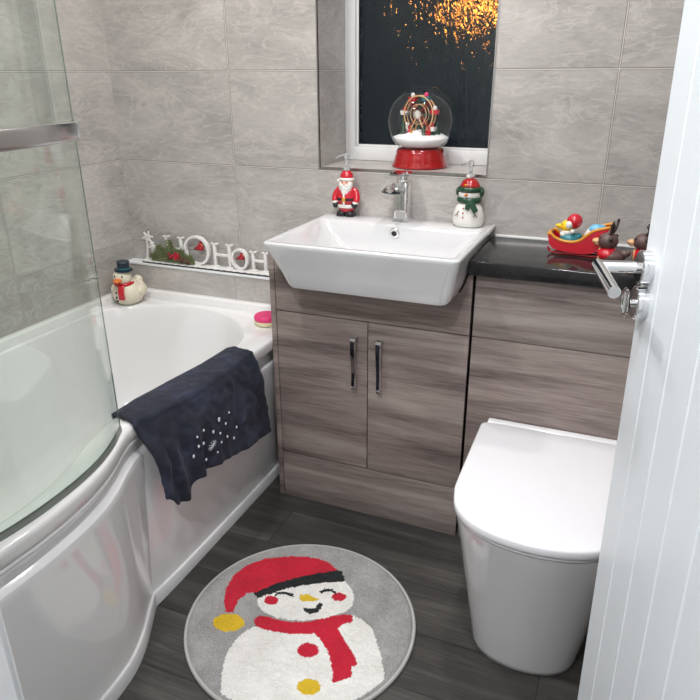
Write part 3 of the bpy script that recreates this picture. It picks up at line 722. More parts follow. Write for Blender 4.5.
# ---------------------------------------------------------------- snow globe
gx,gy,gz=1.118,.118,WZ0
gl=empty('snow_globe',(gx,gy,gz),'large snow globe on a red base standing on the windowsill','snow globe')
b=BM(); lathe(b,[(0,.0006),(.088,.0006),(.091,.004),(.090,.010),(.086,.016),(.0855,.022),(.083,.028),(.0825,.034),(.079,.040),(.0785,.046),(.0765,.052),(.072,.058),(.05,.060),(0,.060)],(gx,gy,gz),56); obj('base',b,M['dred'],gl,angle=30)
R0=.107; cz=gz+.143
prof=[(.055,.0615)]
a0=math.asin(.055/R0)
for k in range(0,33):
    a=-(PI/2)+a0+(PI-a0)*k/32; prof.append((R0*math.cos(a) if k<32 else 0,cz-gz+R0*math.sin(a)))
b=BM(); lathe(b,prof,(gx,gy,gz),64); sph=obj('glass_dome',b,M['globe'],gl,angle=180)
# drift of snow inside
b=BM(); rings=[]
sn=[]
for k in range(15):
    t=k/14; r=.088*(1-t)
    ring=[]
    for i in range(40):
        a=2*PI*i/40; x=r*math.cos(a); y=r*math.sin(a)
        z=.093+.022*(1-(r/.088)**2)+.006*math.sin(3*a+1)*(r/.088)*(1-r/.088)*2+.004*math.cos(a-2.0)*(r/.088)
        ring.append(Vector((gx+x,gy+y,gz+z)))
    sn.append(ring)
low=[Vector((gx+.060*math.cos(2*PI*i/40),gy+.060*math.sin(2*PI*i/40),gz+.0645)) for i in range(40)]
mid=[Vector((gx+.078*math.cos(2*PI*i/40),gy+.078*math.sin(2*PI*i/40),gz+.078)) for i in range(40)]
loft(b,[low,mid]+sn,cap0=True,cap1=True); obj('snow_drift',b,M['snow'],gl,angle=180)
# big wheel with gondolas
wx,wy,wz=gx-.002,gy-.012,gz+.163; wr=.055
face=Rz(-.32)
def W(u,v,d=0): p=face@Vector((u,d,v)); return Vector((wx,wy,wz))+p
b=BM()
for dd in (-.008,.008):
    tube(b,[W(wr*math.cos(2*PI*k/36),wr*math.sin(2*PI*k/36),dd) for k in range(37)],.0022,8,cap=False)
    tube(b,[W(wr*.55*math.cos(2*PI*k/24),wr*.55*math.sin(2*PI*k/24),dd) for k in range(25)],.0014,6,cap=False)
obj('wheel_rim',b,M['tan'],gl)
for k in range(8):
    a=2*PI*k/8; b=BM(); tube(b,[W(.006*math.cos(a),.006*math.sin(a),-.008),W(wr*math.cos(a),wr*math.sin(a),-.008)],.0016,6); tube(b,[W(.006*math.cos(a),.006*math.sin(a),.008),W(wr*math.cos(a),wr*math.sin(a),.008)],.0016,6)
    obj('wheel_spoke',b,M['dred' if k%2 else 'green'],gl)
b=BM()
for k in range(6):
    a=PI*k/6; tube(b,[W(-.013*math.cos(a),-.013*math.sin(a),-.013),W(.013*math.cos(a),.013*math.sin(a),-.013)],.0018,6)
obj('snowflake_hub',b,M['wht'],gl)
for k in range(7):
    a=2*PI*(k+.3)/7; u,v=(wr+.004)*math.cos(a),(wr+.004)*math.sin(a)
    b=BM(); pr_=[(-.014,.005),(-.011,-.008),(.011,-.008),(.014,.005)]
    A=[b.verts.new(W(u+p,v+q-.006,-.007)) for p,q in pr_]; B_=[b.verts.new(W(u+p,v+q-.006,.007)) for p,q in pr_]
    b.faces.new(A); b.faces.new(B_[::-1])
    for i in range(4): b.faces.new((A[i],B_[i],B_[(i+1)%4],A[(i+1)%4]))
    gg=obj('gondola',b,M[('red','teal','red','wht','green','red','wht')[k]],gl,smooth=False)
    ri=obj('rider',ell(BM(),W(u,v+.003,0),(.007,.007,.009),10,8),M[('wht','pink','wht','red','wht','wht','red')[k]],gg)
b=BM()
for sx in (-1,1):
    for dd in (-.012,.012): tube(b,[W(0,0,dd),W(sx*.034,-.062,dd)],.0022,8)
obj('wheel_stand',b,M['tan'],gl)
for (dx,dy,h,m) in ((-.052,-.018,.030,'green'),(-.060,.000,.045,'green'),(-.046,-.008,.040,'wht'),(-.054,-.012,.028,'red'),(-.030,-.030,.030,'red'),(.056,-.004,.036,'green'),(.036,-.034,.030,'red'),(.020,-.04,.026,'green'),(-.040,-.036,.022,'dbrown'),(.046,-.022,.026,'green'),(-.018,-.045,.018,'gold'),(.012,-.046,.02,'wht'),(.028,-.038,.018,'dred')):
    b=BM(); z0=.100
    if m=='green':
        lathe(b,[(0,z0),(.011,z0+.003),(.004,z0+h*.5),(.008,z0+h*.5),(.003,z0+h*.85),(.005,z0+h*.85),(0,z0+h*1.2)],(gx+dx,gy+dy,gz),12); obj('fir_tree',b,M[m],gl)
    else:
        lathe(b,[(0,z0),(.007,z0+.002),(.006,z0+h*.5),(.003,z0+h*.65),(.0045,z0+h*.8),(0,z0+h)],(gx+dx,gy+dy,gz),12); obj('figurine',b,M[m],gl)

# ---------------------------------------------------------------- dispensers
def pump(parent,x,y,z,dirx=-1):
    b=BM(); lathe(b,[(0,0),(.011,0),(.012,.003),(.012,.010),(.007,.012),(.0055,.016),(.0045,.03),(.0075,.031),(.008,.046),(.006,.050),(0,.050)],(x,y,z),20); p=obj('pump',b,M['clear'],parent)
    b=BM(); tube(b,catmull([(x,y,z+.042),(x+dirx*.012,y-.002,z+.043),(x+dirx*.030,y-.004,z+.039),(x+dirx*.036,y-.005,z+.034)],4),.0028,10); obj('nozzle',b,M['clear'],p)
# santa
sx_,sy_,sz=.926,-.042,ZB
sa=empty('santa_dispenser',(sx_,sy_,sz),'red Santa soap dispenser on the left rear corner of the washbasin','soap dispenser')
def S(x,y,z): return (sx_+x,sy_+y,sz+z)
b=BM(); 
for q in (-1,1): loft(b,[rrect(sx_+q*.0165-.0155,sx_+q*.0165+.0155,sy_-.026,sy_+.014,.008,sz+.0005),rrect(sx_+q*.0165-.0155,sx_+q*.0165+.0155,sy_-.026,sy_+.014,.009,sz+.010),rrect(sx_+q*.0165-.012,sx_+q*.0165+.012,sy_-.018,sy_+.012,.008,sz+.017)],cap0=True,cap1=True)
obj('boots',b,M['blk'],sa)
b=BM(); lathe(b,[(0,.014),(.026,.014),(.030,.022),(.031,.030),(0,.030)],(sx_,sy_,sz),28,sy=.75); obj('trousers',b,M['red'],sa)
b=BM(); lathe(b,[(0,.026),(.034,.026),(.0365,.031),(.034,.037),(0,.037)],(sx_,sy_,sz),28,sy=.78); obj('coat_hem',b,M['wht'],sa)
b=BM(); lathe(b,[(0,.035),(.0345,.036),(.037,.050),(.036,.062),(.031,.075),(.024,.085),(.016,.092),(0,.094)],(sx_,sy_,sz),28,sy=.78); coat=obj('coat',b,M['red'],sa,angle=180)
b=BM(); lathe(b,[(.030,.0475),(.0378,.048),(.0382,.055),(.030,.0555)],(sx_,sy_,sz),28,sy=.785); obj('belt',b,M['blk'],coat)
obj('buckle',bbox(sx_-.006,sx_+.006,sy_-.0318,sy_-.0285,sz+.046,sz+.057,.001),M['gold'],coat)
obj('coat_trim',bbox(sx_-.0035,sx_+.0035,sy_-.0305,sy_-.026,sz+.034,sz+.072,.001),M['wht'],coat)
for q in (-1,1):
    b=BM(); tube(b,catmull([S(q*.026,0,.078),S(q*.037,-.004,.066),S(q*.041,-.010,.052),S(q*.037,-.016,.043)],4),[.011,.0112,.0113,.0115,.0115,.0115,.0113,.011,.011,.0108,.0105,.010,.0095],14); ar=obj('arm',b,M['red'],sa,angle=180)
    b=BM(); ell(b,S(q*.0375,-.016,.042),(.0110,.0105,.005),16,10); obj('cuff',b,M['wht'],ar,angle=180)
    b=BM(); ell(b,S(q*.036,-.018,.034),(.0095,.010,.010),16,10); ell(b,S(q*.029,-.023,.037),(.004,.004,.006),10,8); obj('mitten',b,M['blk'],ar,angle=180)
blob('head','skin',sa,[(S(0,-.004,.098),(.023,.020,.022))])
blob('beard','wht',sa,[(S(0,-.014,.084),(.022,.0155,.016)),(S(-.015,-.010,.092),(.010,.012,.013)),(S(.015,-.010,.092),(.010,.012,.013)),(S(0,-.019,.074),(.013,.011,.012)),(S(-.007,-.0245,.092),(.008,.005,.004)),(S(.007,-.0245,.092),(.008,.005,.004))])
blob('nose','skin',sa,[(S(0,-.026,.098),(.004,.004,.0035))],12)
for q in (-1,1): blob('eye','blk',sa,[(S(q*.008,-.0232,.103),(.0018,.0014,.0022))],10)
b=BM(); lathe(b,[(0,.107),(.0235,.108),(.0240,.114),(.021,.124),(.014,.132),(.006,.1345),(0,.1345)],(sx_,sy_,sz),26,sy=.92); obj('hat',b,M['red'],sa,angle=180)
b=BM(); lathe(b,[(.018,.1035),(.0245,.1045),(.0265,.109),(.0245,.1135),(.018,.1145)],(sx_,sy_,sz),26,sy=.94); obj('hat_brim',b,M['wht'],sa,angle=180)
blob('bobble','wht',sa,[(S(-.029,-.004,.103),(.0065,.0065,.0065))],14)
pump(sa,sx_,sy_+.001,sz+.1335,-1)
sa.scale=(.93,.93,1.07)
# snowman dispenser
nx,ny,nz=1.327,-.054,ZB
sm_=empty('snowman_dispenser',(nx,ny,nz),'snowman soap dispenser in green scarf on the right rear corner of the washbasin','soap dispenser')
def Q(x,y,z): return (nx+x,ny+y,nz+z)
b=BM(); lathe(b,[(0,.0005),(.040,.0005),(.045,.005),(.0475,.018),(.046,.035),(.040,.055),(.031,.070),(.022,.078),(0,.08)],(nx,ny,nz),36,sy=.88); obj('body',b,M['wht'],sm_,angle=180)
blob('head','wht',sm_,[(Q(0,0,.096),(.034,.030,.026))])
b=BM(); lathe(b,[(.018,.070),(.034,.071),(.0375,.077),(.036,.085),(.030,.0875),(.018,.087)],(nx,ny,nz),30,sy=.92); sc=obj('scarf',b,M['green'],sm_,angle=180)
b=BM(); tube(b,catmull([Q(.012,-.032,.078),Q(.020,-.040,.068),Q(.026,-.043,.058),Q(.030,-.043,.050)],4),.01,14,flat=(.017,.008)); tube(b,catmull([Q(.008,-.033,.078),Q(.004,-.040,.066),Q(.004,-.043,.056)],4),.01,14,flat=(.014,.007)); obj('scarf_tail',b,M['green'],sc)
b=BM(); lathe(b,[(.022,.102),(.0345,.103),(.0365,.110),(.0345,.117),(.022,.118)],(nx,ny,nz),30,sy=.92); ell(b,Q(.036,.002,.101),(.007,.014,.014),14,10); ell(b,Q(-.036,.002,.101),(.006,.014,.013),14,10); obj('hat_brim',b,M['green'],sm_,angle=180)
b=BM(); lathe(b,[(0,.112),(.031,.113),(.029,.122),(.022,.133),(.012,.141),(0,.143)],(nx,ny,nz),28,sy=.9); obj('hat',b,M['dred'],sm_,angle=180)
blob('bobble','wht',sm_,[(Q(-.004,-.004,.146),(.0085,.0085,.0075))],14)
blob('patch','yellow',sm_,[(Q(-.008,-.0265,.124),(.003,.0015,.003))],8)
b=BM(); lathe(b,[(.0042,0),(.003,.008),(0,.019)],Q(-.003,-.029,.096),14,rot=Rz(-.25)@Rx(PI/2)); obj('carrot_nose',b,M['orange'],sm_)
for q in (-1,1): blob('eye','blk',sm_,[(Q(q*.011,-.0262,.1015),(.0018,.0012,.002))],8)
for z,m in ((.058,'dred'),(.045,'dred'),(.032,'dred')): blob('button',m,sm_,[(Q(-.008,-.0385 if z>.05 else -.041,z),(.0026,.0018,.0026))],10)
for q in (-1,1):
    b=BM(); tube(b,[Q(q*.022,-.034,.050),Q(q*.028,-.0365,.040),Q(q*.034,-.0335,.034)],.0011,6); tube(b,[Q(q*.028,-.0365,.040),Q(q*.022,-.0395,.034)],.0009,6); obj('twig_arm',b,M['twig'],sm_)
pump(sm_,nx,ny+.001,nz+.1425,-1)

# ---------------------------------------------------------------- snowman duck on the bath
dx,dy,dz=.080,-.150,ZD
dk=empty('snowman_duck',(dx,dy,dz),'white snowman rubber duck in a black top hat on the corner of the bath','rubber duck')
dr=Rz(.22)       # local -y is the front
def D(x,y,z): p=dr@Vector((x,y,0)); return (dx+p.x,dy+p.y,dz+z)
b=BM(); 
prof=[(0,.0015),(.036,.0015),(.048,.010),(.057,.030),(.057,.050),(.048,.072),(.034,.086),(.018,.094),(0,.096)]
lathe(b,[(r,z) for r,z in prof],(dx,dy,dz),36,rot=dr,sx=.98,sy=1.0)
ell(b,D(.012,.032,.055),(.040,.032,.034),20,14)
ell(b,D(.016,.055,.072),(.020,.016,.020),16,10)
obj('body',b,M['cream'],dk,angle=180)
blob('head','cream',dk,[(D(-.004,-.022,.106),(.033,.033,.032))])
for q in (-1,1): blob('wing','cream',dk,[(D(q*.052,.010,.050),(.014,.032,.022),dr)])
blob('beak','orange',dk,[(D(-.004,-.060,.101),(.015,.020,.007),dr),(D(-.004,-.056,.095),(.011,.014,.005),dr)])
for q in (-1,1): blob('eye','blk',dk,[(D(-.004+q*.014,-.050,.114),(.0035,.003,.0042),dr)],10)
b=BM(); lathe(b,[(.020,.074),(.036,.075),(.0385,.081),(.036,.087),(.020,.088)],D(-.003,-.014,0)[:2]+(dz,),28); sc=obj('scarf',b,M['red'],dk,angle=180)
b=BM(); tube(b,catmull([D(.004,-.052,.080),D(.005,-.060,.066),D(.006,-.064,.050),D(.006,-.062,.030)],4),.01,14,flat=(.022,.008)); obj('scarf_tail',b,M['red'],sc)
for z,yy in ((.052,-.056),(.034,-.058),(.020,-.054)): blob('button','blk',dk,[(D(-.020,yy+.004,z),(.0045,.004,.0045))],10)
b=BM(); lathe(b,[(0,.129),(.029,.129),(.0335,.131),(.033,.1345),(.022,.136),(.0215,.142),(.023,.163),(.0215,.165),(0,.165)],D(-.003,-.018,0)[:2]+(dz,),28,rot=Ry(.05)); ht=obj('top_hat',b,M['navyhat'],dk,angle=40)
b=BM(); lathe(b,[(.0215,.137),(.0225,.137),(.0225,.142),(.0215,.142)],D(-.003,-.018,0)[:2]+(dz,),28,rot=Ry(.05)); obj('hat_band',b,M['teal'],ht)

# ---------------------------------------------------------------- soap
sp=empty('soap_cake',(.676,-.165,ZD),'round bright pink soap on a cream base at the end of the bath rim','soap')
b=BM(); lathe(b,[(0,.001),(.036,.001),(.041,.004),(.042,.012),(.040,.017),(0,.017)],(.676,-.165,ZD),36); obj('lower_layer',b,M['soap'],sp)
b=BM(); lathe(b,[(0,.017),(.041,.017),(.0425,.021),(.0425,.029),(.039,.034),(0,.035)],(.676,-.165,ZD),36); obj('upper_layer',b,M['pink'],sp)

# ---------------------------------------------------------------- HO HO HO letters
LZ=.7165
le=empty('letter_ornament',(.38,-.026,LZ),'white wooden HO HO HO letters with pine sprigs on the ledge behind the bath','ornament')
b=BM(); n=120; fr=[(.755-.68*k/n,-.0485+.0022*math.cos(k*PI*2/5)) for k in range(n+1)]
prism(b,[(.072,-.006),(.757,-.006)]+fr,'z',LZ+.006,LZ+.0095); obj('base_board',b,M['whitewood'],le)
b=BM(); prism(b,[(.076,-.010),(.753,-.010),(.753,-.0455),(.076,-.0455)],'z',LZ+.0002,LZ+.006); obj('base_strip',b,M['black'],le)  # thin black strip below the white base board
def serifH(x0,x1,z0,h,w=.011):
    b=BM()
    for x in (x0,x1):
        box(b,x-w/2,x+w/2,-.032,-.020,z0,z0+h,.001); 
        for z in (z0,z0+h-.006): box(b,x-w*1.25,x+w*1.25,-.0325,-.0195,z,z+.006,.001)
    box(b,x0,x1,-.031,-.021,z0+h*.47,z0+h*.47+.009,.001)
    return b
def ringO(cx,z0,rx,rz,w=.0105):
    b=BM(); n=40; rings=[]
    for k in range(n):
        a=2*PI*k/n; c_,s=math.cos(a),math.sin(a)
        rings.append([Vector((cx+rx*c_,-.033,z0+rz+rz*s)),Vector((cx+rx*c_,-.019,z0+rz+rz*s)),Vector((cx+(rx-w*(.75+.25*abs(c_)))*c_,-.019,z0+rz+(rz-w*.75)*s)),Vector((cx+(rx-w*(.75+.25*abs(c_)))*c_,-.033,z0+rz+(rz-w*.75)*s))])
    rings.append(rings[0])
    R=[[b.verts.new(p) for p in r] for r in rings[:-1]]; R.append(R[0])
    for r1,r2 in zip(R,R[1:]):
        for k in range(4): b.faces.new((r1[k],r1[(k+1)%4],r2[(k+1)%4],r2[k]))
    return b
z0=LZ+.0095
for b in (serifH(.186,.250,z0,.100),ringO(.318,z0,.056,.055),serifH(.396,.458,z0,.090),ringO(.500,z0,.036,.039),serifH(.556,.606,z0,.074),ringO(.668,z0,.040,.041)):
    obj('letter',b,M['whitewood'],le,angle=30)
b=BM()
for (cx,cz,r) in ((.098,z0+.085,.024),(.118,z0+.050,.020)):
    for k in range(6):
        a=PI*k/6+.2; 
        if k%2==0: tube(b,[(cx-r*math.cos(a),-.026,cz-r*math.sin(a)),(cx+r*math.cos(a),-.026,cz+r*math.sin(a))],.0036,8)
        else: tube(b,[(cx-r*.6*math.cos(a),-.026,cz-r*.6*math.sin(a)),(cx+r*.6*math.cos(a),-.026,cz+r*.6*math.sin(a))],.0028,8)
tube(b,[(.085,-.026,z0),(.095,-.026,z0+.06)],.005,8); tube(b,[(.145,-.026,z0),(.112,-.026,z0+.07)],.005,8)
obj('snowflake',b,M['whitewood'],le)
rf=random.Random(5)
def sprig(x0,x1,h,n,fwd=-.044):
    b=BM()
    for k in range(n):
        x=rf.uniform(x0,x1); t=(x-x0)/(x1-x0); z=z0+rf.uniform(.002,h*max(.25,.45+.3*math.sin(t*PI)+.75*noise.noise(Vector((x*34,h*50,.3)))))
        y=rf.uniform(fwd,-.034); a=rf.uniform(-1,1)*1.4; L=rf.uniform(.010,.022); dy_=rf.uniform(-.010,.004)
        p=Vector((x,y,z)); d=Vector((math.sin(a)*L,dy_,math.cos(a)*L)); s=Vector((math.cos(a)*.0016,0,-math.sin(a)*.0016))
        q=Vector((0,.0012,0))
        vs=[b.verts.new(p-s),b.verts.new(p+q),b.verts.new(p+s),b.verts.new(p+d)]
        b.faces.new((vs[0],vs[1],vs[3])); b.faces.new((vs[1],vs[2],vs[3])); b.faces.new((vs[0],vs[2],vs[3]))
    return b
o=obj('pine_sprig',sprig(.120,.305,.074,1500),M['foliage'],le,smooth=False); 
obj('pine_sprig',sprig(.655,.740,.05,420),M['foliage'],le,smooth=False)
for x,z,r in ((.205,.026,.011),(.262,.018,.012),(.285,.012,.010),(.700,.022,.010)):
    b=BM()
    lathe(b,[(0,-r),(r*.7,-r*.6),(r*.55,-r*.5),(r,-.1*r),(r*.8,.0),(r*.9,r*.3),(r*.5,r*.5),(r*.6,r*.8),(0,r*1.2)],(x,-.046,z0+z),14,rot=Rx(1.1)); obj('pine_cone',b,M['twig'],le)
for x,z in ((.222,.030),(.214,.024),(.231,.022),(.208,.035),(.690,.040),(.250,.036)):
    obj('berry',ell(BM(),(x,-.052,z0+z),(.005,.005,.005),12,8),M['berry'],le)
b=BM()
for k in range(7):
    a=2*PI*k/7; c0=Vector((.238,-.0505,z0+.030)); d_=Vector((math.cos(a),0,math.sin(a))); p_=Vector((-math.sin(a),0,math.cos(a)))
    tip=c0+d_*.019+Vector((0,.002,0)); v1=c0+d_*.010+p_*.0055+Vector((0,-.003,0)); v2=c0+d_*.010-p_*.0055+Vector((0,-.003,0)); bk=c0+d_*.010+Vector((0,.001,0))
    V_=[b.verts.new(q) for q in (c0,v1,tip,v2,bk)]
    for f in ((0,1,3),(1,2,3),(0,1,4),(1,2,4),(2,3,4),(3,0,4)): b.faces.new([V_[i] for i in f])
obj('red_flower',b,M['berry'],le,smooth=False)
# little red birds perched in the Os
for cx,cz,s in ((.333,z0+.066,1.0),(.508,z0+.046,.85)):
    b=BM(); ell(b,(cx,-.028,cz),(.016*s,.010*s,.011*s),16,10); ell(b,(cx+.004*s,-.030,cz+.012*s),(.0085*s,.008*s,.008*s),14,8); tube(b,[(cx-.010*s,-.027,cz-.002),(cx-.026*s,-.025,cz-.006*s)],.004*s,8); lathe(b,[(.005*s,.0),(0,.010*s)],(cx+.004*s,-.029,cz+.019*s),8)
    bd=obj('bird',b,M['berry'],le,angle=180)
    b=BM(); lathe(b,[(.003*s,0),(0,.007*s)],(cx+.011*s,-.033,cz+.012*s),8,rot=Ry(PI/2)); obj('beak',b,M['gold'],bd)
    b=BM(); tube(b,[(cx-.045*s if s==1 else cx-.036,-.026,cz-.010*s),(cx+.034*s if s==1 else cx+.022,-.026,cz-.010*s)],.0012,6); obj('perch',b,M['twig'],le)

# ---------------------------------------------------------------- sleigh and reindeer ducks
WT=.919
kx,ky=1.655,-.135
sl=empty('toy_sleigh',(kx,ky,WT),'red toy sleigh with gold edges on the black worktop','sleigh',rz=0)
kr=Rz(-.12)
KS=.86
def K(x,y,z): p=kr@Vector((x*KS,y*KS,0)); return Vector((kx+p.x,ky+p.y,WT+z*KS+.0005))
# side outline (x,z): low curled front at left, high back at right
top=[(-.090,.060),(-.086,.064),(-.078,.060),(-.068,.052),(-.045,.044),(-.015,.042),(.010,.050),(.030,.068),(.050,.084),(.078,.094),(.093,.098)]
bot=[(.088,.070),(.076,.040),(.060,.020),(.035,.012),(0,.010),(-.04,.012),(-.070,.018),(-.084,.034)]
oc=catmull([(a,c_,0) for a,c_ in top],5); ob=catmull([(a,c_,0) for a,c_ in bot],5)
b=BM(); outl=[(p.x,p.y) for p in oc]+[(p.x,p.y) for p in ob]
for yy0,yy1 in ((-.040,-.033),(.033,.040)):
    A=[b.verts.new(K(u,yy0,v)) for u,v in outl]; B_=[b.verts.new(K(u,yy1,v)) for u,v in outl]
    b.faces.new(A); b.faces.new(B_[::-1]); n=len(outl)
    for i in range(n): b.faces.new((A[i],B_[i],B_[(i+1)%n],A[(i+1)%n]))
# floor, front and back boards follow the lower outline
path=[(.090,.092),(.086,.066),(.074,.040),(.058,.022),(.035,.014),(0,.012),(-.04,.014),(-.068,.020),(-.082,.036),(-.087,.058)]
for (u0,v0),(u1,v1) in zip(path,path[1:]):
    d=Vector((u1-u0,v1-v0)).normalized()*.004; nx_,nz_=-d.y,d.x
    vs=[K(u0,-.034,v0),K(u1,-.034,v1),K(u1-nx_,-.034,v1-nz_),K(u0-nx_,-.034,v0-nz_)]; ve=[K(u0,.034,v0),K(u1,.034,v1),K(u1-nx_,.034,v1-nz_),K(u0-nx_,.034,v0-nz_)]
    loft(b,[vs,ve],cap0=True,cap1=True)
obj('sleigh_body',b,M['red'],sl,smooth=False)
b=BM()
for yy in (-.0365,.0365): tube(b,[K(p.x,yy,p.y+.0015) for p in oc],.0042,10)
tube(b,[K(.092,-.036,.098),K(.094,0,.100),K(.092,.036,.098)],.0042,10); tube(b,[K(-.088,-.036,.062),K(-.091,0,.064),K(-.088,.036,.062)],.0042,10)
obj('gold_edging',b,M['gold'],sl,angle=180)
b=BM()
for yy in (-.030,.030): tube(b,[K(p.x,yy,p.y) for p in catmull([(-.088,.020,0),(-.078,.006,0),(-.05,.0035,0),(.04,.0035,0),(.072,.006,0),(.084,.018,0)],5)],.003,8)
obj('runner',b,M['dred'],sl,angle=180)
b=BM(); lathe(b,[(0,.012),(.020,.014),(.029,.030),(.028,.050),(.018,.066),(0,.070)],K(.048,0,.012),24); obj('toy_sack',b,M['wht'],sl,angle=180)
blob('parcel','blue',sl,[(K(.052,-.010,.086),(.020,.016,.014)),(K(.062,.012,.084),(.014,.014,.012))])
# duck in a santa hat riding in the sleigh
rx,ry_,rz_=K(-.030,0,.018)
rd=empty('santa_duck',(rx,ry_,rz_),'small rubber duck in red and white hat sitting in the toy sleigh','rubber duck')
def E(x,y,z): p=kr@Vector((x,y,0)); return Vector((rx+p.x,ry_+p.y,rz_+z+.002))
blob('body','teal',rd,[(E(.002,0,.021),(.028,.024,.020)),(E(.022,0,.030),(.012,.010,.010))])
blob('collar','wht',rd,[(E(-.006,0,.040),(.018,.017,.010)),(E(-.014,-.004,.034),(.012,.012,.010))])
blob('head','yellow',rd,[(E(-.008,0,.056),(.0185,.018,.018))])
blob('beak','yellow',rd,[(E(-.030,0,.056),(.011,.010,.005)),(E(-.028,0,.051),(.008,.008,.004))])
for q in (-1,1): blob('eye','blk',rd,[(E(-.020,q*.010,.061),(.003,.003,.0035))],8)
blob('hat_brim','wht',rd,[(E(-.001,0,.064),(.013,.024,.019),Ry(.5))])
blob('hat','red',rd,[(E(.009,0,.071),(.021,.022,.021))])
blob('bobble','wht',rd,[(E(.010,-.018,.046),(.006,.006,.006))],12)
def reindeer(px,py,label,rz):
    t=empty('reindeer_duck',(px,py,WT),label,'rubber duck','reindeer ducks in front of the sleigh',rz=0)
    rr=Rz(rz)
    def G(x,y,z): p=rr@Vector((x,y,0)); return Vector((px+p.x,py+p.y,WT+z))
    blob('body','brown',t,[(G(.004,0,.020),(.035,.026,.0195)),(G(.036,0,.030),(.014,.010,.010))])
    blob('jumper','red',t,[(G(-.006,0,.0235),(.0285,.0275,.0205))])
    blob('harness','tan',t,[(G(-.028,0,.020),(.0055,.0215,.0185))])
    blob('head','brown',t,[(G(-.010,0,.058),(.0255,.0235,.0225))])
    blob('muzzle','tan',t,[(G(-.038,0,.055),(.013,.0125,.0075)),(G(-.036,0,.049),(.010,.010,.005))])
    for q in (-1,1):
        blob('eye','blk',t,[(G(-.027,q*.014,.066),(.0035,.003,.004))],10)
        blob('ear','dbrown',t,[(G(.002,q*.024,.068),(.006,.008,.005))],12)
        b=BM(); tube(b,catmull([G(-.004,q*.010,.076),G(.002,q*.014,.092),G(.002,q*.022,.104),G(.004,q*.020,.114)],4),[.0036]*9+[.0034,.003,.0026,.002],10); tube(b,[G(.002,q*.014,.090),G(-.006,q*.012,.102)],.003,8); obj('antler',b,M['dbrown'],t,angle=180)
    blob('tail','brown',t,[(G(.044,0,.034),(.008,.009,.007))],12)
    return t
reindeer(1.742,-.205,'brown reindeer rubber duck in a red jumper beside the sleigh, fully in view',-.25)
reindeer(1.828,-.185,'brown reindeer rubber duck in a red jumper half hidden behind the door edge',-.15)

# ---------------------------------------------------------------- door
door=empty('door_1',(0,0,0),None,None); door['kind']='structure'
TH=math.radians(14); EX,EY=1.802,-.945; LW=.686; DH=1.97
e_=Vector((math.sin(TH),-math.cos(TH),0)); nrm=Vector((-math.cos(TH),-math.sin(TH),0))    # along the leaf; out of the visible face
door.location=(EX+e_.x*LW,EY+e_.y*LW,0.006)
# section across the leaf: V grooves between boards
sec=[(0.0015,0),(.000,-.0015)]; sec=[(0.0,-.002),(.002,0)]
xs=[.088+.0935*k for k in range(7) if .088+.0935*k<LW-.05]
for x in xs: sec+=[(x-.0035,0),(x-.0012,-.0032),(x+.0012,-.0032),(x+.0035,0)]
sec+=[(LW-.002,0),(LW,-.002),(LW,-.033),(LW-.002,-.035)]
for x in reversed(xs): sec+=[(x+.0035,-.035),(x+.0012,-.0318),(x-.0012,-.0318),(x-.0035,-.035)]
sec+=[(.002,-.035),(0,-.033)]
LEAN=-.055
def DP(s,n,z):
    p=Vector((EX,EY,0))+e_*(s+LEAN*(z-1.0))+nrm*n; return Vector((p.x,p.y,z))
b=BM(); n=len(sec); A=[b.verts.new(DP(s,q,.006)) for s,q in sec]; B_=[b.verts.new(DP(s,q,DH)) for s,q in sec]
b.faces.new(A); b.faces.new(B_[::-1])
for i in range(n): b.faces.new((A[i],B_[i],B_[(i+1)%n],A[(i+1)%n]))
obj('door_leaf',b,M['door'],door,smooth=False)
HZ=1.111; HS=.034
side=e_; 
def rose(s,z,r=.026,t0=.0003,t1=.017):
    rot=nrm.to_track_quat('Z','Y').to_matrix()
    c_=DP(s,0,z); return lathe(BM(),[(0,t0),(r,t0),(r,t1-.002),(r-.002,t1),(0,t1)],c_,36,rot=rot)
hd=obj('handle',rose(HS,HZ),M['chrome'],door,angle=30)
b=BM(); tube(b,[DP(HS,.012,HZ),DP(HS,.074,HZ)],.0092,20); obj('neck',b,M['chrome'],hd)
b=BM(); tube(b,[DP(HS-.010,.074,HZ),DP(HS+.112,.074,HZ-.007)],.0088,24); obj('lever',b,M['chrome'],hd)
b=BM(); rot=e_.to_track_quat('Z','Y').to_matrix(); lathe(b,[(0,0),(.0062,0),(.0064,.0012),(.0072,.0012),(.0072,.0002),(.0079,.0002),(.0079,.002),(0,.002)],DP(HS+.1115,.074,HZ-.007),24,rot=rot); obj('lever_cap',b,M['brushed'],hd)
tr=obj('thumb_turn_rose',rose(HS,HZ-.055),M['chrome'],door,angle=30)
b=BM(); tube(b,[DP(HS,.012,HZ-.055),DP(HS,.028,HZ-.055)],.006,16)
ring=[]
rot=nrm.to_track_quat('Z','Y').to_matrix()
lathe(b,[(.017,.0265),(.021,.0265),(.023,.0285),(.021,.0305),(.017,.0305),(.015,.0285),(.017,.0265)],DP(HS,0,HZ-.055),32,rot=rot)
tube(b,[DP(HS,.0285,HZ-.055-.017),DP(HS,.0285,HZ-.055+.017)],.003,10)
obj('thumb_turn',b,M['chrome'],tr)
obj('latch_plate',loft(BM(),[[DP(-.0006,-.012,HZ-.05),DP(-.0006,-.030,HZ-.05),DP(.0004,-.030,HZ-.05),DP(.0004,-.012,HZ-.05)],[DP(-.0006,-.012,HZ+.05),DP(-.0006,-.030,HZ+.05),DP(.0004,-.030,HZ+.05),DP(.0004,-.012,HZ+.05)]],cap0=True,cap1=True),M['brushed'],door)
for z in (.25,1.75):
    b=BM(); p=DP(LW+.004,-.0,z); tube(b,[(p.x,p.y,z-.04),(p.x,p.y,z+.04)],.006,14); obj('hinge',b,M['brushed'],door)

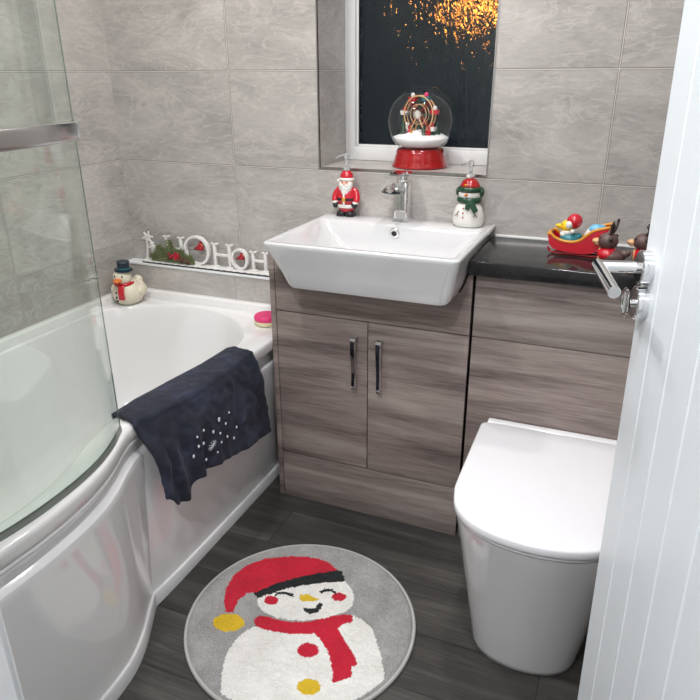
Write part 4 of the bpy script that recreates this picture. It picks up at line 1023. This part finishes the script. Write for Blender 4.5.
# ---------------------------------------------------------------- lights
def downlight(x,y,power,col,label,size=.10,z=ZC):
    t=empty('ceiling_light',(x,y,z),label,'ceiling light','recessed ceiling lights')
    b=BM(); lathe(b,[(.036,0),(.045,-.0005),(.046,-.004),(.043,-.006),(.036,-.003)],(x,y,z-.0004),32); obj('frame',b,M['chrome'],t)
    b=BM(); lathe(b,[(0,-.002),(.036,-.002),(.036,-.0005),(0,-.0005)],(x,y,z),32); obj('lens',b,M['lamp'],t)
    l=bpy.data.lights.new('downlight','AREA'); l.shape='DISK'; l.size=size; l.energy=power; l.color=col
    o=bpy.data.objects.new('downlight_lamp',l); C.objects.link(o); o.location=(x,y,z-.012); l.spread=PI*.95
LIGHTS=[(.70,-.50,6,(1,.925,.90),'ceiling light over the bath tap end'),(1.45,-.45,6,(1,.94,.925),'ceiling light over the toilet'),(.70,-1.25,8.5,(.97,1,.985),'ceiling light over the shower end'),(1.45,-1.25,8,(.93,.97,1),'ceiling light by the door')]
for a in LIGHTS: downlight(a[0],a[1],a[2],a[3],a[4])
downlight(1.5,-2.35,24,(.97,.97,1),'added fill light, unseen in the hall outside the doorway')  # unseen lamp added to throw fill light through the doorway onto front faces

w=bpy.data.worlds.new('night'); bpy.context.scene.world=w; w.use_nodes=True
bg=w.node_tree.nodes['Background']; bg.inputs[0].default_value=(.018,.035,.05,1); bg.inputs[1].default_value=.3

# ---------------------------------------------------------------- camera
cd=bpy.data.cameras.new('camera'); cam=bpy.data.objects.new('camera',cd); C.objects.link(cam)
CX,CY,CZ,YAW,PIT,ROL,F=1.76176,-2.04664,1.38322,.39132,-.39349,-.00384,666.06
cy_,sy2=math.cos(YAW),math.sin(YAW); cp,sp2=math.cos(PIT),math.sin(PIT)
fwd=Vector((-sy2*cp,cy_*cp,sp2)); right=Vector((cy_,sy2,0)); up=right.cross(fwd)
c_,s_=math.cos(ROL),math.sin(ROL)
r2=c_*right+s_*up; u2=-s_*right+c_*up
mw=Matrix((( r2.x,u2.x,-fwd.x,CX),(r2.y,u2.y,-fwd.y,CY),(r2.z,u2.z,-fwd.z,CZ),(0,0,0,1)))
cam.matrix_world=mw
cd.sensor_width=36; cd.sensor_fit='HORIZONTAL'; cd.lens=F*36/700; cd.clip_start=.02
bpy.context.scene.camera=cam
vs=bpy.context.scene.view_settings; vs.view_transform='Standard'; vs.look='None'; vs.gamma=1; vs.exposure=.27
try: vs.use_curve_mapping=False
except Exception: pass
